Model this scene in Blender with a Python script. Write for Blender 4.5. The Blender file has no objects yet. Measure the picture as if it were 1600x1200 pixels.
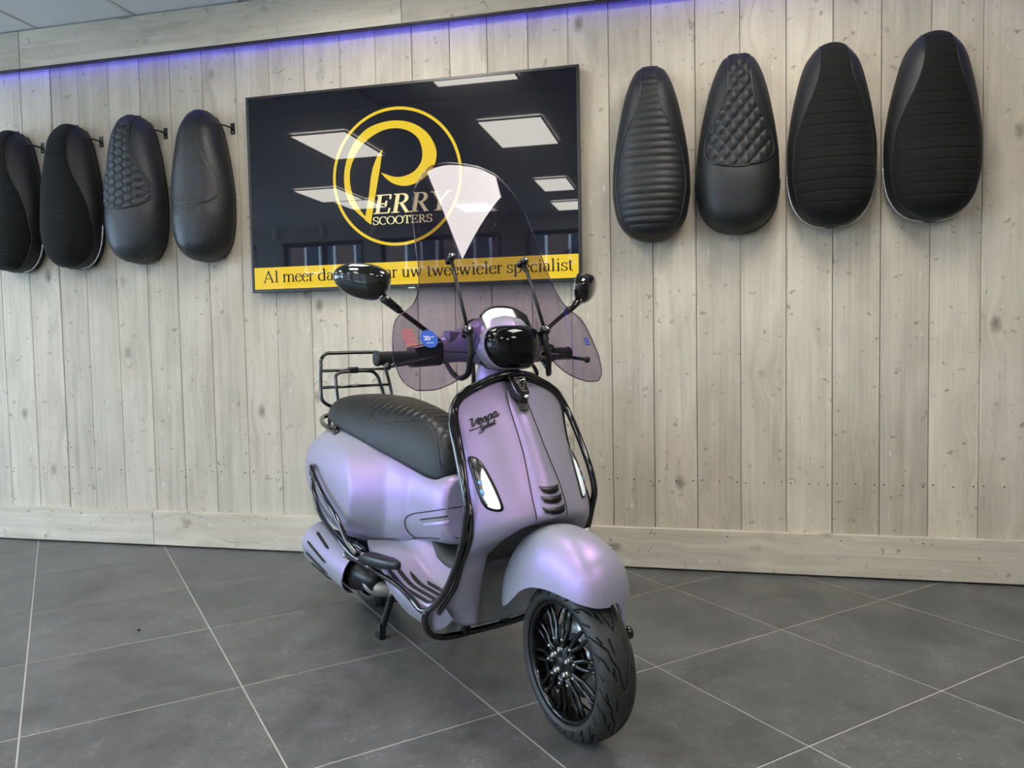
import bpy, bmesh, math, random
import numpy as np
from mathutils import Vector, Matrix, Euler
from mathutils.bvhtree import BVHTree
random.seed(7)
sc = bpy.context.scene
COL = sc.collection
# ------------------------------------------------------------------ camera
cam_d = bpy.data.cameras.new('camera'); cam = bpy.data.objects.new('camera', cam_d); COL.objects.link(cam)
YAW, PITCH, ROLL, FPX = -0.228274, 0.0515238, -0.018942, 1207.41
CAMP = Vector((0.537649, -3.559802, 1.035786))
fw = Vector((math.sin(YAW)*math.cos(PITCH), math.cos(YAW)*math.cos(PITCH), -math.sin(PITCH)))
rt = Vector((math.cos(YAW), -math.sin(YAW), 0)); up = rt.cross(fw)
rt2 = math.cos(ROLL)*rt + math.sin(ROLL)*up; up2 = -math.sin(ROLL)*rt + math.cos(ROLL)*up
mw = Matrix((rt2, up2, -fw)).transposed().to_4x4(); mw.translation = CAMP
cam.matrix_world = mw
cam_d.sensor_fit = 'HORIZONTAL'; cam_d.sensor_width = 36.0; cam_d.lens = FPX*36/1600
cam_d.clip_start = 0.02; cam_d.clip_end = 200
sc.camera = cam
# ------------------------------------------------------------------ world, exposure
sc.view_settings.view_transform = 'Standard'; sc.view_settings.look = 'None'
sc.view_settings.gamma = 1.0; sc.view_settings.use_curve_mapping = False
sc.view_settings.exposure = -0.10
world = bpy.data.worlds.new('world'); sc.world = world; world.use_nodes = True
wn = world.node_tree; wn.nodes.clear()
wo = wn.nodes.new('ShaderNodeOutputWorld'); wb = wn.nodes.new('ShaderNodeBackground')
SKY_COL = (0.60, 0.79, 1.0, 1); SKY_STR = 20.0
wb.inputs[0].default_value = SKY_COL; wb.inputs[1].default_value = SKY_STR
wn.links.new(wb.outputs[0], wo.inputs[0])
sc.cycles.use_denoising = True
sc.cycles.max_bounces = 8; sc.cycles.transparent_max_bounces = 16
sc.cycles.sample_clamp_indirect = 6.0
sc.cycles.caustics_reflective = False; sc.cycles.caustics_refractive = False
PANEL_STR = 20.0; PANEL_COL = (1.0, 0.955, 0.87, 1)
LED_COL = (0.055, 0.022, 1.0, 1); LED_STR = 8.5
# light through the shop windows: light portals only steer the sampling of the sky
def portal(loc, rot, sx, sy):
    l = bpy.data.lights.new('window_portal', 'AREA'); l.shape = 'RECTANGLE'; l.size = sx; l.size_y = sy
    l.cycles.is_portal = True
    o = bpy.data.objects.new('window_portal', l); COL.objects.link(o); o.location = loc; o.rotation_euler = rot
# ------------------------------------------------------------------ helpers
def link_mesh(name, me, mat=None, parent=None):
    o = bpy.data.objects.new(name, me); COL.objects.link(o)
    if mat is not None and not me.materials:
        for m in (mat if isinstance(mat, (list, tuple)) else [mat]): me.materials.append(m)
    if parent is not None: o.parent = parent
    return o
def mesh_obj(name, v, f, mat=None, parent=None, smooth=True, midx=None):
    me = bpy.data.meshes.new(name)
    me.from_pydata([tuple(map(float, q)) for q in v], [], [tuple(int(i) for i in q) for q in f])
    me.validate(); me.update()
    if smooth: me.polygons.foreach_set('use_smooth', [True]*len(me.polygons))
    o = link_mesh(name, me, mat, parent)
    if midx is not None: me.polygons.foreach_set('material_index', midx[:len(me.polygons)])
    return o
def empty(name, loc=(0, 0, 0), rot=(0, 0, 0), parent=None):
    o = bpy.data.objects.new(name, None); COL.objects.link(o); o.location = loc; o.rotation_euler = rot
    o.empty_display_size = .05
    if parent is not None: o.parent = parent
    return o
def tag(o, label=None, cat=None, group=None, kind=None):
    if label: o['label'] = label
    if cat: o['category'] = cat
    if group: o['group'] = group
    if kind: o['kind'] = kind
    return o
class MB:
    def __init__(s): s.v = []; s.f = []
    def add(s, v, f):
        n = len(s.v); s.v += [tuple(q) for q in v]; s.f += [tuple(i+n for i in q) for q in f]; return s
    def box(s, lo, hi, M=None):
        x0, y0, z0 = lo; x1, y1, z1 = hi
        v = [(x0,y0,z0),(x1,y0,z0),(x1,y1,z0),(x0,y1,z0),(x0,y0,z1),(x1,y0,z1),(x1,y1,z1),(x0,y1,z1)]
        if M is not None: v = [tuple(M @ Vector(q)) for q in v]
        return s.add(v, [(0,3,2,1),(4,5,6,7),(0,1,5,4),(1,2,6,5),(2,3,7,6),(3,0,4,7)])
    def obj(s, name, mat, parent=None, smooth=False): return mesh_obj(name, s.v, s.f, mat, parent, smooth)
def bevel_box(lo, hi, b=.002, seg=1, M=None):
    bm = bmesh.new(); bmesh.ops.create_cube(bm, size=1)
    lo = Vector(lo); hi = Vector(hi); c = (lo+hi)/2; d = hi-lo
    for v in bm.verts: v.co = Vector((c[i]+v.co[i]*d[i] for i in range(3)))
    if b > 0: bmesh.ops.bevel(bm, geom=bm.edges[:], offset=b, segments=seg, affect='EDGES', profile=.5)
    if M is not None: bm.transform(M)
    bmesh.ops.recalc_face_normals(bm, faces=bm.faces)
    v = [tuple(q.co) for q in bm.verts]; bm.verts.index_update()
    f = [tuple(q.index for q in p.verts) for p in bm.faces]; bm.free(); return v, f
def catmull(pts, n=8, closed=False):
    P = [np.array(q, float) for q in pts]; out = []
    m = len(P)
    rng = range(m) if closed else range(m-1)
    for i in rng:
        p0 = P[(i-1) % m] if (closed or i > 0) else 2*P[0]-P[1]
        p1 = P[i]; p2 = P[(i+1) % m]
        p3 = P[(i+2) % m] if (closed or i+2 < m) else 2*P[-1]-P[-2]
        a = max(np.linalg.norm(p1-p0), 1e-6)**.5; b = max(np.linalg.norm(p2-p1), 1e-6)**.5; c = max(np.linalg.norm(p3-p2), 1e-6)**.5
        t0, t1, t2, t3 = 0, a, a+b, a+b+c
        for k in range(n):
            t = t1+(t2-t1)*k/n
            A1 = (t1-t)/(t1-t0)*p0+(t-t0)/(t1-t0)*p1; A2 = (t2-t)/(t2-t1)*p1+(t-t1)/(t2-t1)*p2; A3 = (t3-t)/(t3-t2)*p2+(t-t2)/(t3-t2)*p3
            B1 = (t2-t)/(t2-t0)*A1+(t-t0)/(t2-t0)*A2; B2 = (t3-t)/(t3-t1)*A2+(t-t1)/(t3-t1)*A3
            out.append((t2-t)/(t2-t1)*B1+(t-t1)/(t2-t1)*B2)
    if not closed: out.append(P[-1])
    return out
def tube_geo(pts, r, n=10, closed=False, caps=True, flat=None):
    """sweep a circle (or an ellipse: flat=(rx, ry)) along pts; r may be a list"""
    P = [Vector(q) for q in pts]; m = len(P)
    T = []
    for i in range(m):
        a = P[(i-1) % m] if (closed or i > 0) else P[i]; b = P[(i+1) % m] if (closed or i < m-1) else P[i]
        t = (b-a); T.append(t.normalized() if t.length > 1e-9 else Vector((1, 0, 0)))
    ref = Vector((0, 0, 1)) if abs(T[0].z) < .9 else Vector((0, 1, 0))
    N = (ref-T[0]*ref.dot(T[0])).normalized(); v = []; f = []
    for i in range(m):
        N = (N-T[i]*N.dot(T[i])); N = N.normalized() if N.length > 1e-6 else T[i].orthogonal().normalized()
        B = T[i].cross(N); rr = r[i] if isinstance(r, (list, tuple)) else r
        for k in range(n):
            a = 2*math.pi*k/n
            rx, ry = (rr*flat[0], rr*flat[1]) if flat else (rr, rr)
            v.append(P[i]+N*math.cos(a)*rx+B*math.sin(a)*ry)
    for i in range(m if closed else m-1):
        j = (i+1) % m
        for k in range(n): f.append((i*n+k, i*n+(k+1) % n, j*n+(k+1) % n, j*n+k))
    if caps and not closed:
        f.append(tuple(range(n))[::-1]); f.append(tuple((m-1)*n+k for k in range(n)))
    return v, f
def tube(name, pts, r, mat, parent=None, n=10, closed=False, smooth_n=6, flat=None):
    if smooth_n: pts = catmull(pts, smooth_n, closed)
    v, f = tube_geo(pts, r, n, closed, flat=flat)
    return mesh_obj(name, v, f, mat, parent)
def grid_geo(fn, nu, nv, closed_u=False, closed_v=False):
    """fn(u,v) in 0..1 -> point"""
    v = []; f = []
    mu = nu if closed_u else nu+1; mv = nv if closed_v else nv+1
    for i in range(mu):
        for j in range(mv): v.append(tuple(fn(i/nu, j/nv)))
    for i in range(nu):
        for j in range(nv):
            a, b = i % mu, (i+1) % mu; c, d = j % mv, (j+1) % mv
            f.append((a*mv+c, b*mv+c, b*mv+d, a*mv+d))
    return v, f
def lathe_geo(prof, n=32, axis='y', center=(0, 0, 0)):
    """prof = [(radius, along axis)]"""
    v = []; f = []; m = len(prof)
    for i in range(n):
        a = 2*math.pi*i/n
        for r, h in prof:
            c, s = r*math.cos(a), r*math.sin(a)
            p = (c, h, s) if axis == 'y' else (c, s, h) if axis == 'z' else (h, c, s)
            v.append((p[0]+center[0], p[1]+center[1], p[2]+center[2]))
    for i in range(n):
        j = (i+1) % n
        for k in range(m-1): f.append((i*m+k, j*m+k, j*m+k+1, i*m+k+1))
    return v, f
def fix_normals(o):
    bm = bmesh.new(); bm.from_mesh(o.data); bmesh.ops.remove_doubles(bm, verts=bm.verts[:], dist=1e-5)
    bmesh.ops.recalc_face_normals(bm, faces=bm.faces[:]); bm.to_mesh(o.data); bm.free(); return o
def mod_solid(o, t, off=-1):
    m = o.modifiers.new('solid', 'SOLIDIFY'); m.thickness = t; m.offset = off; return o
def mod_bevel(o, w=.002, seg=2):
    m = o.modifiers.new('bevel', 'BEVEL'); m.width = w; m.segments = seg; m.limit_method = 'ANGLE'; m.angle_limit = .6; return o
def mod_sub(o, l=2):
    m = o.modifiers.new('sub', 'SUBSURF'); m.levels = l; m.render_levels = l; return o
def autosmooth(o, ang=35):
    me = o.data
    try: me.set_sharp_from_angle(angle=math.radians(ang))
    except Exception: pass
    return o
def interp(x, xs, ys):
    return float(np.interp(x, xs, ys))
def spl(xs, ys):
    """smooth monotone-ish interpolation through a table (pchip)"""
    xs = np.array(xs, float); ys = np.array(ys, float); o_ = np.argsort(xs); xs = xs[o_]; ys = ys[o_]; h = np.diff(xs); d = np.diff(ys)/h
    m = np.zeros(len(xs)); m[0] = d[0]; m[-1] = d[-1]
    for i in range(1, len(xs)-1):
        if d[i-1]*d[i] > 0:
            w1 = 2*h[i]+h[i-1]; w2 = h[i]+2*h[i-1]; m[i] = (w1+w2)/(w1/d[i-1]+w2/d[i])
    def g(x):
        x = np.clip(x, xs[0], xs[-1]); i = np.clip(np.searchsorted(xs, x, side='right')-1, 0, len(xs)-2)
        t = (x-xs[i])/h[i]
        return (ys[i]*(1+2*t)*(1-t)**2+h[i]*m[i]*t*(1-t)**2+ys[i+1]*t*t*(3-2*t)+h[i]*m[i+1]*t*t*(t-1))
    return g
def bvh_of(o):
    dg = bpy.context.evaluated_depsgraph_get()
    me = o.data
    return BVHTree.FromPolygons([v.co.copy() for v in me.vertices], [tuple(p.vertices) for p in me.polygons])
# ------------------------------------------------------------------ materials
def nt(name):
    m = bpy.data.materials.new(name); m.use_nodes = True; t = m.node_tree; t.nodes.clear()
    o = t.nodes.new('ShaderNodeOutputMaterial'); return m, t, o
def pbsdf(name, col, rough=.5, metal=0., spec=.5, coat=0., coat_r=.05, emis=None, estr=0., noise=0., nscale=30., bump=0., bscale=200., sheen=0.):
    m, t, o = nt(name); b = t.nodes.new('ShaderNodeBsdfPrincipled')
    b.inputs['Base Color'].default_value = (*col[:3], 1); b.inputs['Roughness'].default_value = rough; b.inputs['Metallic'].default_value = metal
    b.inputs['Specular IOR Level'].default_value = spec; b.inputs['Coat Weight'].default_value = coat; b.inputs['Coat Roughness'].default_value = coat_r
    if sheen: b.inputs['Sheen Weight'].default_value = sheen
    if emis: b.inputs['Emission Color'].default_value = (*emis[:3], 1); b.inputs['Emission Strength'].default_value = estr
    if noise or bump:
        tc = t.nodes.new('ShaderNodeTexCoord')
    if noise:
        n = t.nodes.new('ShaderNodeTexNoise'); n.inputs['Scale'].default_value = nscale; n.inputs['Detail'].default_value = 5
        t.links.new(tc.outputs['Object'], n.inputs['Vector'])
        mx = t.nodes.new('ShaderNodeMix'); mx.data_type = 'RGBA'
        mx.inputs[6].default_value = (*[c*(1-noise) for c in col[:3]], 1); mx.inputs[7].default_value = (*[min(1, c*(1+noise)) for c in col[:3]], 1)
        t.links.new(n.outputs['Fac'], mx.inputs[0]); t.links.new(mx.outputs[2], b.inputs['Base Color'])
    if bump:
        n2 = t.nodes.new('ShaderNodeTexNoise'); n2.inputs['Scale'].default_value = bscale; n2.inputs['Detail'].default_value = 3
        t.links.new(tc.outputs['Object'], n2.inputs['Vector'])
        bp = t.nodes.new('ShaderNodeBump'); bp.inputs['Strength'].default_value = bump; bp.inputs['Distance'].default_value = .002
        t.links.new(n2.outputs['Fac'], bp.inputs['Height']); t.links.new(bp.outputs['Normal'], b.inputs['Normal'])
    t.links.new(b.outputs[0], o.inputs[0]); return m
def emis_mat(name, col, s):
    m, t, o = nt(name); e = t.nodes.new('ShaderNodeEmission'); e.inputs[0].default_value = col; e.inputs[1].default_value = s
    t.links.new(e.outputs[0], o.inputs[0]); return m
def wood_mat():
    m, t, o = nt('whitewashed_wood'); N = t.nodes.new; L = t.links.new
    b = N('ShaderNodeBsdfPrincipled'); tc = N('ShaderNodeTexCoord'); oi = N('ShaderNodeObjectInfo')
    off = N('ShaderNodeVectorMath'); off.operation = 'SCALE'; off.inputs[0].default_value = (7.3, 13.1, 41.7); L(oi.outputs['Random'], off.inputs['Scale'])
    base = N('ShaderNodeVectorMath'); base.operation = 'ADD'; L(tc.outputs['Object'], base.inputs[0]); L(off.outputs[0], base.inputs[1])
    def mapped(s):
        v = N('ShaderNodeVectorMath'); v.operation = 'MULTIPLY'; v.inputs[1].default_value = s; L(base.outputs[0], v.inputs[0]); return v.outputs[0]
    # knots: sparse stretched voronoi cells
    vo = N('ShaderNodeTexVoronoi'); vo.inputs['Scale'].default_value = 1.0; vo.inputs['Randomness'].default_value = 1.0; L(mapped((4.6, .01, 2.9)), vo.inputs['Vector'])
    gate = N('ShaderNodeMath'); gate.operation = 'GREATER_THAN'; gate.inputs[1].default_value = .22
    sepc = N('ShaderNodeSeparateColor'); L(vo.outputs['Color'], sepc.inputs[0]); L(sepc.outputs[0], gate.inputs[0])
    kr = N('ShaderNodeValToRGB'); e = kr.color_ramp.elements; e[0].position = .03; e[0].color = (1, 1, 1, 1); e[1].position = .135; e[1].color = (0, 0, 0, 1)
    kn = N('ShaderNodeTexNoise'); kn.inputs['Scale'].default_value = 1.; kn.inputs['Detail'].default_value = 3; L(mapped((40, 8, 40)), kn.inputs['Vector'])
    kd = N('ShaderNodeMath'); kd.operation = 'MULTIPLY_ADD'; kd.inputs[1].default_value = .09; L(kn.outputs['Fac'], kd.inputs[0])
    kd2 = N('ShaderNodeMath'); kd2.operation = 'SUBTRACT'; kd2.inputs[1].default_value = .045; L(vo.outputs['Distance'], kd.inputs[2]); L(kd.outputs[0], kd2.inputs[0]); L(kd2.outputs[0], kr.inputs[0])
    knot = N('ShaderNodeMath'); knot.operation = 'MULTIPLY'; L(kr.outputs[0], knot.inputs[0]); L(gate.outputs[0], knot.inputs[1])
    # grain that bends round the knots
    bend = N('ShaderNodeMapRange'); bend.inputs['From Min'].default_value = 0; bend.inputs['From Max'].default_value = .4; bend.inputs['To Min'].default_value = .05; bend.inputs['To Max'].default_value = 0; L(vo.outputs['Distance'], bend.inputs['Value'])
    bg = N('ShaderNodeMath'); bg.operation = 'MULTIPLY'; L(bend.outputs[0], bg.inputs[0]); L(gate.outputs[0], bg.inputs[1])
    comb = N('ShaderNodeCombineXYZ'); L(bg.outputs[0], comb.inputs[0])
    gb = N('ShaderNodeVectorMath'); gb.operation = 'ADD'; L(base.outputs[0], gb.inputs[0]); L(comb.outputs[0], gb.inputs[1])
    def gm(s, detail, dist=0):
        v = N('ShaderNodeVectorMath'); v.operation = 'MULTIPLY'; v.inputs[1].default_value = s; L(gb.outputs[0], v.inputs[0])
        n = N('ShaderNodeTexNoise'); n.inputs['Scale'].default_value = 1; n.inputs['Detail'].default_value = detail; n.inputs['Distortion'].default_value = dist; L(v.outputs[0], n.inputs['Vector']); return n.outputs['Fac']
    g1 = gm((70, 20, 1.6), 6, .6); g2 = gm((16, 6, .8), 4, 1.0); g3 = gm((5, 3, 2.2), 5, .8); g4 = gm((240, 60, 5), 2)
    r1 = N('ShaderNodeValToRGB'); e = r1.color_ramp.elements
    e[0].position = .28; e[0].color = (.36, .312, .24, 1); e[1].position = .67; e[1].color = (.65, .586, .48, 1)
    s1 = N('ShaderNodeMath'); s1.operation = 'MULTIPLY_ADD'; s1.inputs[1].default_value = .26; L(g1, s1.inputs[0])
    s2 = N('ShaderNodeMath'); s2.operation = 'MULTIPLY_ADD'; s2.inputs[1].default_value = .34; L(g2, s2.inputs[0])
    s3 = N('ShaderNodeMath'); s3.operation = 'MULTIPLY'; s3.inputs[1].default_value = .40; L(g3, s3.inputs[0])
    L(s3.outputs[0], s2.inputs[2]); L(s2.outputs[0], s1.inputs[2]); L(s1.outputs[0], r1.inputs[0])
    # board to board tone
    tone = N('ShaderNodeMapRange'); tone.inputs['To Min'].default_value = .88; tone.inputs['To Max'].default_value = 1.10; L(oi.outputs['Random'], tone.inputs['Value'])
    tn = N('ShaderNodeVectorMath'); tn.operation = 'SCALE'; L(r1.outputs[0], tn.inputs[0]); L(tone.outputs[0], tn.inputs['Scale'])
    # grey weathering smears
    sm = N('ShaderNodeTexNoise'); sm.inputs['Scale'].default_value = 1; sm.inputs['Detail'].default_value = 6; L(mapped((9, 4, 3.2)), sm.inputs['Vector'])
    sr = N('ShaderNodeValToRGB'); e = sr.color_ramp.elements; e[0].position = .60; e[0].color = (0, 0, 0, 1); e[1].position = .78; e[1].color = (1, 1, 1, 1); L(sm.outputs['Fac'], sr.inputs[0])
    sf = N('ShaderNodeMath'); sf.operation = 'MULTIPLY'; sf.inputs[1].default_value = .85; L(sr.outputs[0], sf.inputs[0])
    mx0 = N('ShaderNodeMix'); mx0.data_type = 'RGBA'; L(sf.outputs[0], mx0.inputs[0]); L(tn.outputs[0], mx0.inputs[6]); mx0.inputs[7].default_value = (.33, .30, .255, 1)
    mx = N('ShaderNodeMix'); mx.data_type = 'RGBA'; kf = N('ShaderNodeMath'); kf.operation = 'MULTIPLY'; kf.inputs[1].default_value = .9; L(knot.outputs[0], kf.inputs[0]); L(kf.outputs[0], mx.inputs[0])
    L(mx0.outputs[2], mx.inputs[6]); mx.inputs[7].default_value = (.20, .165, .125, 1)
    # short dark nicks and pale scuffs
    def marks(sc_, lo, hi, col, k, prev):
        n = N('ShaderNodeTexNoise'); n.inputs['Scale'].default_value = 1; n.inputs['Detail'].default_value = 4; n.inputs['Roughness'].default_value = .6; n.inputs['Distortion'].default_value = .4; L(mapped(sc_), n.inputs['Vector'])
        r_ = N('ShaderNodeValToRGB'); e_ = r_.color_ramp.elements; e_[0].position = lo; e_[0].color = (0, 0, 0, 1); e_[1].position = hi; e_[1].color = (1, 1, 1, 1); L(n.outputs['Fac'], r_.inputs[0])
        q = N('ShaderNodeMath'); q.operation = 'MULTIPLY'; q.inputs[1].default_value = k; L(r_.outputs[0], q.inputs[0])
        m_ = N('ShaderNodeMix'); m_.data_type = 'RGBA'; L(q.outputs[0], m_.inputs[0]); L(prev, m_.inputs[6]); m_.inputs[7].default_value = col; return m_.outputs[2]
    c1 = marks((26, 9, 34), .63, .70, (.22, .18, .135, 1), .75, mx.outputs[2])
    c2 = marks((46, 11, 13), .665, .74, (.80, .76, .68, 1), .6, c1)
    L(c2, b.inputs['Base Color']); b.inputs['Roughness'].default_value = .62; b.inputs['Specular IOR Level'].default_value = .3
    hb = N('ShaderNodeMath'); hb.operation = 'MULTIPLY_ADD'; hb.inputs[1].default_value = .4; L(g4, hb.inputs[0]); L(g1, hb.inputs[2])
    bp = N('ShaderNodeBump'); bp.inputs['Strength'].default_value = .35; bp.inputs['Distance'].default_value = .003; L(hb.outputs[0], bp.inputs['Height']); L(bp.outputs[0], b.inputs['Normal'])
    L(b.outputs[0], o.inputs[0]); return m
def tile_mat():
    m, t, o = nt('slate_tile'); N = t.nodes.new; L = t.links.new
    b = N('ShaderNodeBsdfPrincipled'); tc = N('ShaderNodeTexCoord'); oi = N('ShaderNodeObjectInfo')
    off = N('ShaderNodeVectorMath'); off.operation = 'SCALE'; off.inputs[0].default_value = (17.3, 23.1, 11.7); L(oi.outputs['Random'], off.inputs['Scale'])
    base = N('ShaderNodeVectorMath'); base.operation = 'ADD'; L(tc.outputs['Object'], base.inputs[0]); L(off.outputs[0], base.inputs[1])
    def nz(scale, detail, dist=0., st=(1, 1, 1)):
        v = N('ShaderNodeVectorMath'); v.operation = 'MULTIPLY'; v.inputs[1].default_value = st; L(base.outputs[0], v.inputs[0])
        n = N('ShaderNodeTexNoise'); n.inputs['Scale'].default_value = scale; n.inputs['Detail'].default_value = detail; n.inputs['Roughness'].default_value = .65; n.inputs['Distortion'].default_value = dist; L(v.outputs[0], n.inputs['Vector']); return n.outputs['Fac']
    a = nz(4.5, 9, .5, (1, .6, 1)); c = nz(90, 4, .3); d = nz(12, 7, .4)
    r = N('ShaderNodeValToRGB'); e = r.color_ramp.elements; e[0].position = .32; e[0].color = (.046, .047, .046, 1); e[1].position = .70; e[1].color = (.142, .142, .139, 1)
    s = N('ShaderNodeMath'); s.operation = 'MULTIPLY_ADD'; s.inputs[1].default_value = .5; L(a, s.inputs[0])
    s2 = N('ShaderNodeMath'); s2.operation = 'MULTIPLY'; s2.inputs[1].default_value = .5; L(d, s2.inputs[0]); L(s2.outputs[0], s.inputs[2]); L(s.outputs[0], r.inputs[0])
    # pale mineral flecks where the cloud noise is high
    fr = N('ShaderNodeValToRGB'); e = fr.color_ramp.elements; e[0].position = .56; e[0].color = (0, 0, 0, 1); e[1].position = .68; e[1].color = (1, 1, 1, 1); L(c, fr.inputs[0])
    cl = N('ShaderNodeValToRGB'); e = cl.color_ramp.elements; e[0].position = .42; e[0].color = (0, 0, 0, 1); e[1].position = .66; e[1].color = (1, 1, 1, 1); L(s.outputs[0], cl.inputs[0])
    ff = N('ShaderNodeMath'); ff.operation = 'MULTIPLY'; L(fr.outputs[0], ff.inputs[0]); L(cl.outputs[0], ff.inputs[1])
    f2 = N('ShaderNodeMath'); f2.operation = 'MULTIPLY'; f2.inputs[1].default_value = .95; L(ff.outputs[0], f2.inputs[0])
    mx = N('ShaderNodeMix'); mx.data_type = 'RGBA'; L(f2.outputs[0], mx.inputs[0]); L(r.outputs[0], mx.inputs[6]); mx.inputs[7].default_value = (.26, .265, .27, 1)
    L(mx.outputs[2], b.inputs['Base Color']); b.inputs['Specular IOR Level'].default_value = .45
    rr = N('ShaderNodeMapRange'); rr.inputs['To Min'].default_value = .30; rr.inputs['To Max'].default_value = .50; L(d, rr.inputs['Value']); L(rr.outputs[0], b.inputs['Roughness'])
    bp = N('ShaderNodeBump'); bp.inputs['Strength'].default_value = .25; bp.inputs['Distance'].default_value = .002
    hh = N('ShaderNodeMath'); hh.operation = 'MULTIPLY_ADD'; hh.inputs[1].default_value = .5; L(c, hh.inputs[0]); L(d, hh.inputs[2]); L(hh.outputs[0], bp.inputs['Height']); L(bp.outputs[0], b.inputs['Normal'])
    L(b.outputs[0], o.inputs[0]); return m
def screen_mat(name, base, em, es):
    """glossy screen glass with its own light, plus the faint haze such glass shows round bright lamps"""
    m, t, o = nt(name); N = t.nodes.new; L = t.links.new
    b = N('ShaderNodeBsdfPrincipled'); b.inputs['Base Color'].default_value = (*base, 1); b.inputs['Roughness'].default_value = .015; b.inputs['IOR'].default_value = 1.46
    b.inputs['Emission Color'].default_value = (*em, 1); b.inputs['Emission Strength'].default_value = es
    g = N('ShaderNodeBsdfPrincipled'); g.inputs['Base Color'].default_value = (*base, 1); g.inputs['Roughness'].default_value = .22; g.inputs['IOR'].default_value = 1.46
    g.inputs['Emission Color'].default_value = (*em, 1); g.inputs['Emission Strength'].default_value = es
    mx = N('ShaderNodeMixShader'); mx.inputs[0].default_value = .11; L(b.outputs[0], mx.inputs[1]); L(g.outputs[0], mx.inputs[2]); L(mx.outputs[0], o.inputs[0]); return m
def pearl_mat():
    """satin grey lacquer with violet to pink pearl flakes: the flakes only answer where light mirrors off"""
    m, t, o = nt('pearl_lilac_paint'); N = t.nodes.new; L = t.links.new
    b = N('ShaderNodeBsdfPrincipled'); b.inputs['Base Color'].default_value = (.272, .284, .302, 1); b.inputs['Roughness'].default_value = .42; b.inputs['Specular IOR Level'].default_value = .4
    g = N('ShaderNodeBsdfGlossy'); g.inputs['Roughness'].default_value = .43; g.inputs['Color'].default_value = (.37, .15, 1.0, 1)
    g2 = N('ShaderNodeBsdfGlossy'); g2.inputs['Roughness'].default_value = .40; g2.inputs['Color'].default_value = (1.0, .42, .85, 1)
    mm = N('ShaderNodeMixShader'); mm.inputs[0].default_value = .35; L(g.outputs[0], mm.inputs[1]); L(g2.outputs[0], mm.inputs[2])
    lw = N('ShaderNodeLayerWeight'); lw.inputs['Blend'].default_value = .35
    mr = N('ShaderNodeMapRange'); mr.inputs['To Min'].default_value = .235; mr.inputs['To Max'].default_value = .03; L(lw.outputs['Facing'], mr.inputs['Value'])
    mx = N('ShaderNodeMixShader'); L(mr.outputs[0], mx.inputs[0]); L(b.outputs[0], mx.inputs[1]); L(mm.outputs[0], mx.inputs[2])
    L(mx.outputs[0], o.inputs[0]); return m
def tint_mat(name, tint, rough=.0, ior=1.41):
    m, t, o = nt(name); N = t.nodes.new; L = t.links.new
    tr = N('ShaderNodeBsdfTransparent'); tr.inputs[0].default_value = (*tint, 1)
    g = N('ShaderNodeBsdfGlossy'); g.inputs['Roughness'].default_value = rough; g.inputs[0].default_value = (1, 1, 1, 1)
    # Schlick reflectance from the unsigned facing angle, so both faces of the sheet answer alike
    ge = N('ShaderNodeNewGeometry'); dp = N('ShaderNodeVectorMath'); dp.operation = 'DOT_PRODUCT'; L(ge.outputs['Incoming'], dp.inputs[0]); L(ge.outputs['Normal'], dp.inputs[1])
    ab = N('ShaderNodeMath'); ab.operation = 'ABSOLUTE'; L(dp.outputs['Value'], ab.inputs[0])
    om = N('ShaderNodeMath'); om.operation = 'SUBTRACT'; om.inputs[0].default_value = 1; L(ab.outputs[0], om.inputs[1])
    pw = N('ShaderNodeMath'); pw.operation = 'POWER'; pw.inputs[1].default_value = 5; L(om.outputs[0], pw.inputs[0])
    f0 = ((ior-1)/(ior+1))**2
    fr = N('ShaderNodeMath'); fr.operation = 'MULTIPLY_ADD'; fr.inputs[1].default_value = 1-f0; fr.inputs[2].default_value = f0; L(pw.outputs[0], fr.inputs[0])
    mx = N('ShaderNodeMixShader'); L(fr.outputs[0], mx.inputs[0]); L(tr.outputs[0], mx.inputs[1]); L(g.outputs[0], mx.inputs[2]); L(mx.outputs[0], o.inputs[0]); return m
M = {}
M['wood'] = wood_mat(); M['tile'] = tile_mat(); M['paint'] = pearl_mat()
M['grout'] = pbsdf('grout', (.40, .385, .355), .9, noise=.15)
M['ceiling'] = pbsdf('ceiling_tile_white', (.80, .785, .775), .9, bump=.2, bscale=300)
M['ceiling_bar'] = pbsdf('ceiling_bar_white', (.68, .665, .66), .6)
M['plaster'] = pbsdf('white_plaster', (.62, .60, .56), .85, noise=.05, nscale=3)
M['plaster_dark'] = pbsdf('taupe_plaster', (.26, .235, .20), .85, noise=.05, nscale=3)  # darkened so the unseen right side of the room reflects dimmer
M['navy'] = pbsdf('navy_window_frame', (.012, .022, .045), .45)
M['facade'] = pbsdf('brick_facade', (.17, .105, .085), .9, noise=.3, nscale=4)
M['street'] = pbsdf('street_paving', (.16, .155, .15), .9, noise=.2, nscale=2)
M['white_frame'] = pbsdf('white_joinery', (.75, .75, .75), .5)
M['panel'] = emis_mat('lamp_panel', PANEL_COL, PANEL_STR)
M['led'] = emis_mat('blue_led', LED_COL, LED_STR)
M['gap'] = pbsdf('dark_gap', (.02, .018, .015), .9)
M['black'] = pbsdf('gloss_black', (.004, .004, .004), .06, spec=.5, coat=.6, coat_r=.02)
M['satin'] = pbsdf('satin_black', (.008, .008, .009), .35, spec=.4)
M['plastic'] = pbsdf('black_plastic', (.018, .018, .019), .5, bump=.15, bscale=900)
M['rubber'] = pbsdf('black_rubber', (.009, .009, .009), .62, spec=.35, bump=.1, bscale=500)
M['darkgrey'] = pbsdf('dark_grey_mat', (.05, .049, .048), .65, bump=.25, bscale=500)
M['chrome'] = pbsdf('chrome', (.8, .8, .8), .12, metal=1)
M['steel'] = pbsdf('brushed_steel', (.45, .44, .42), .35, metal=1)
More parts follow.
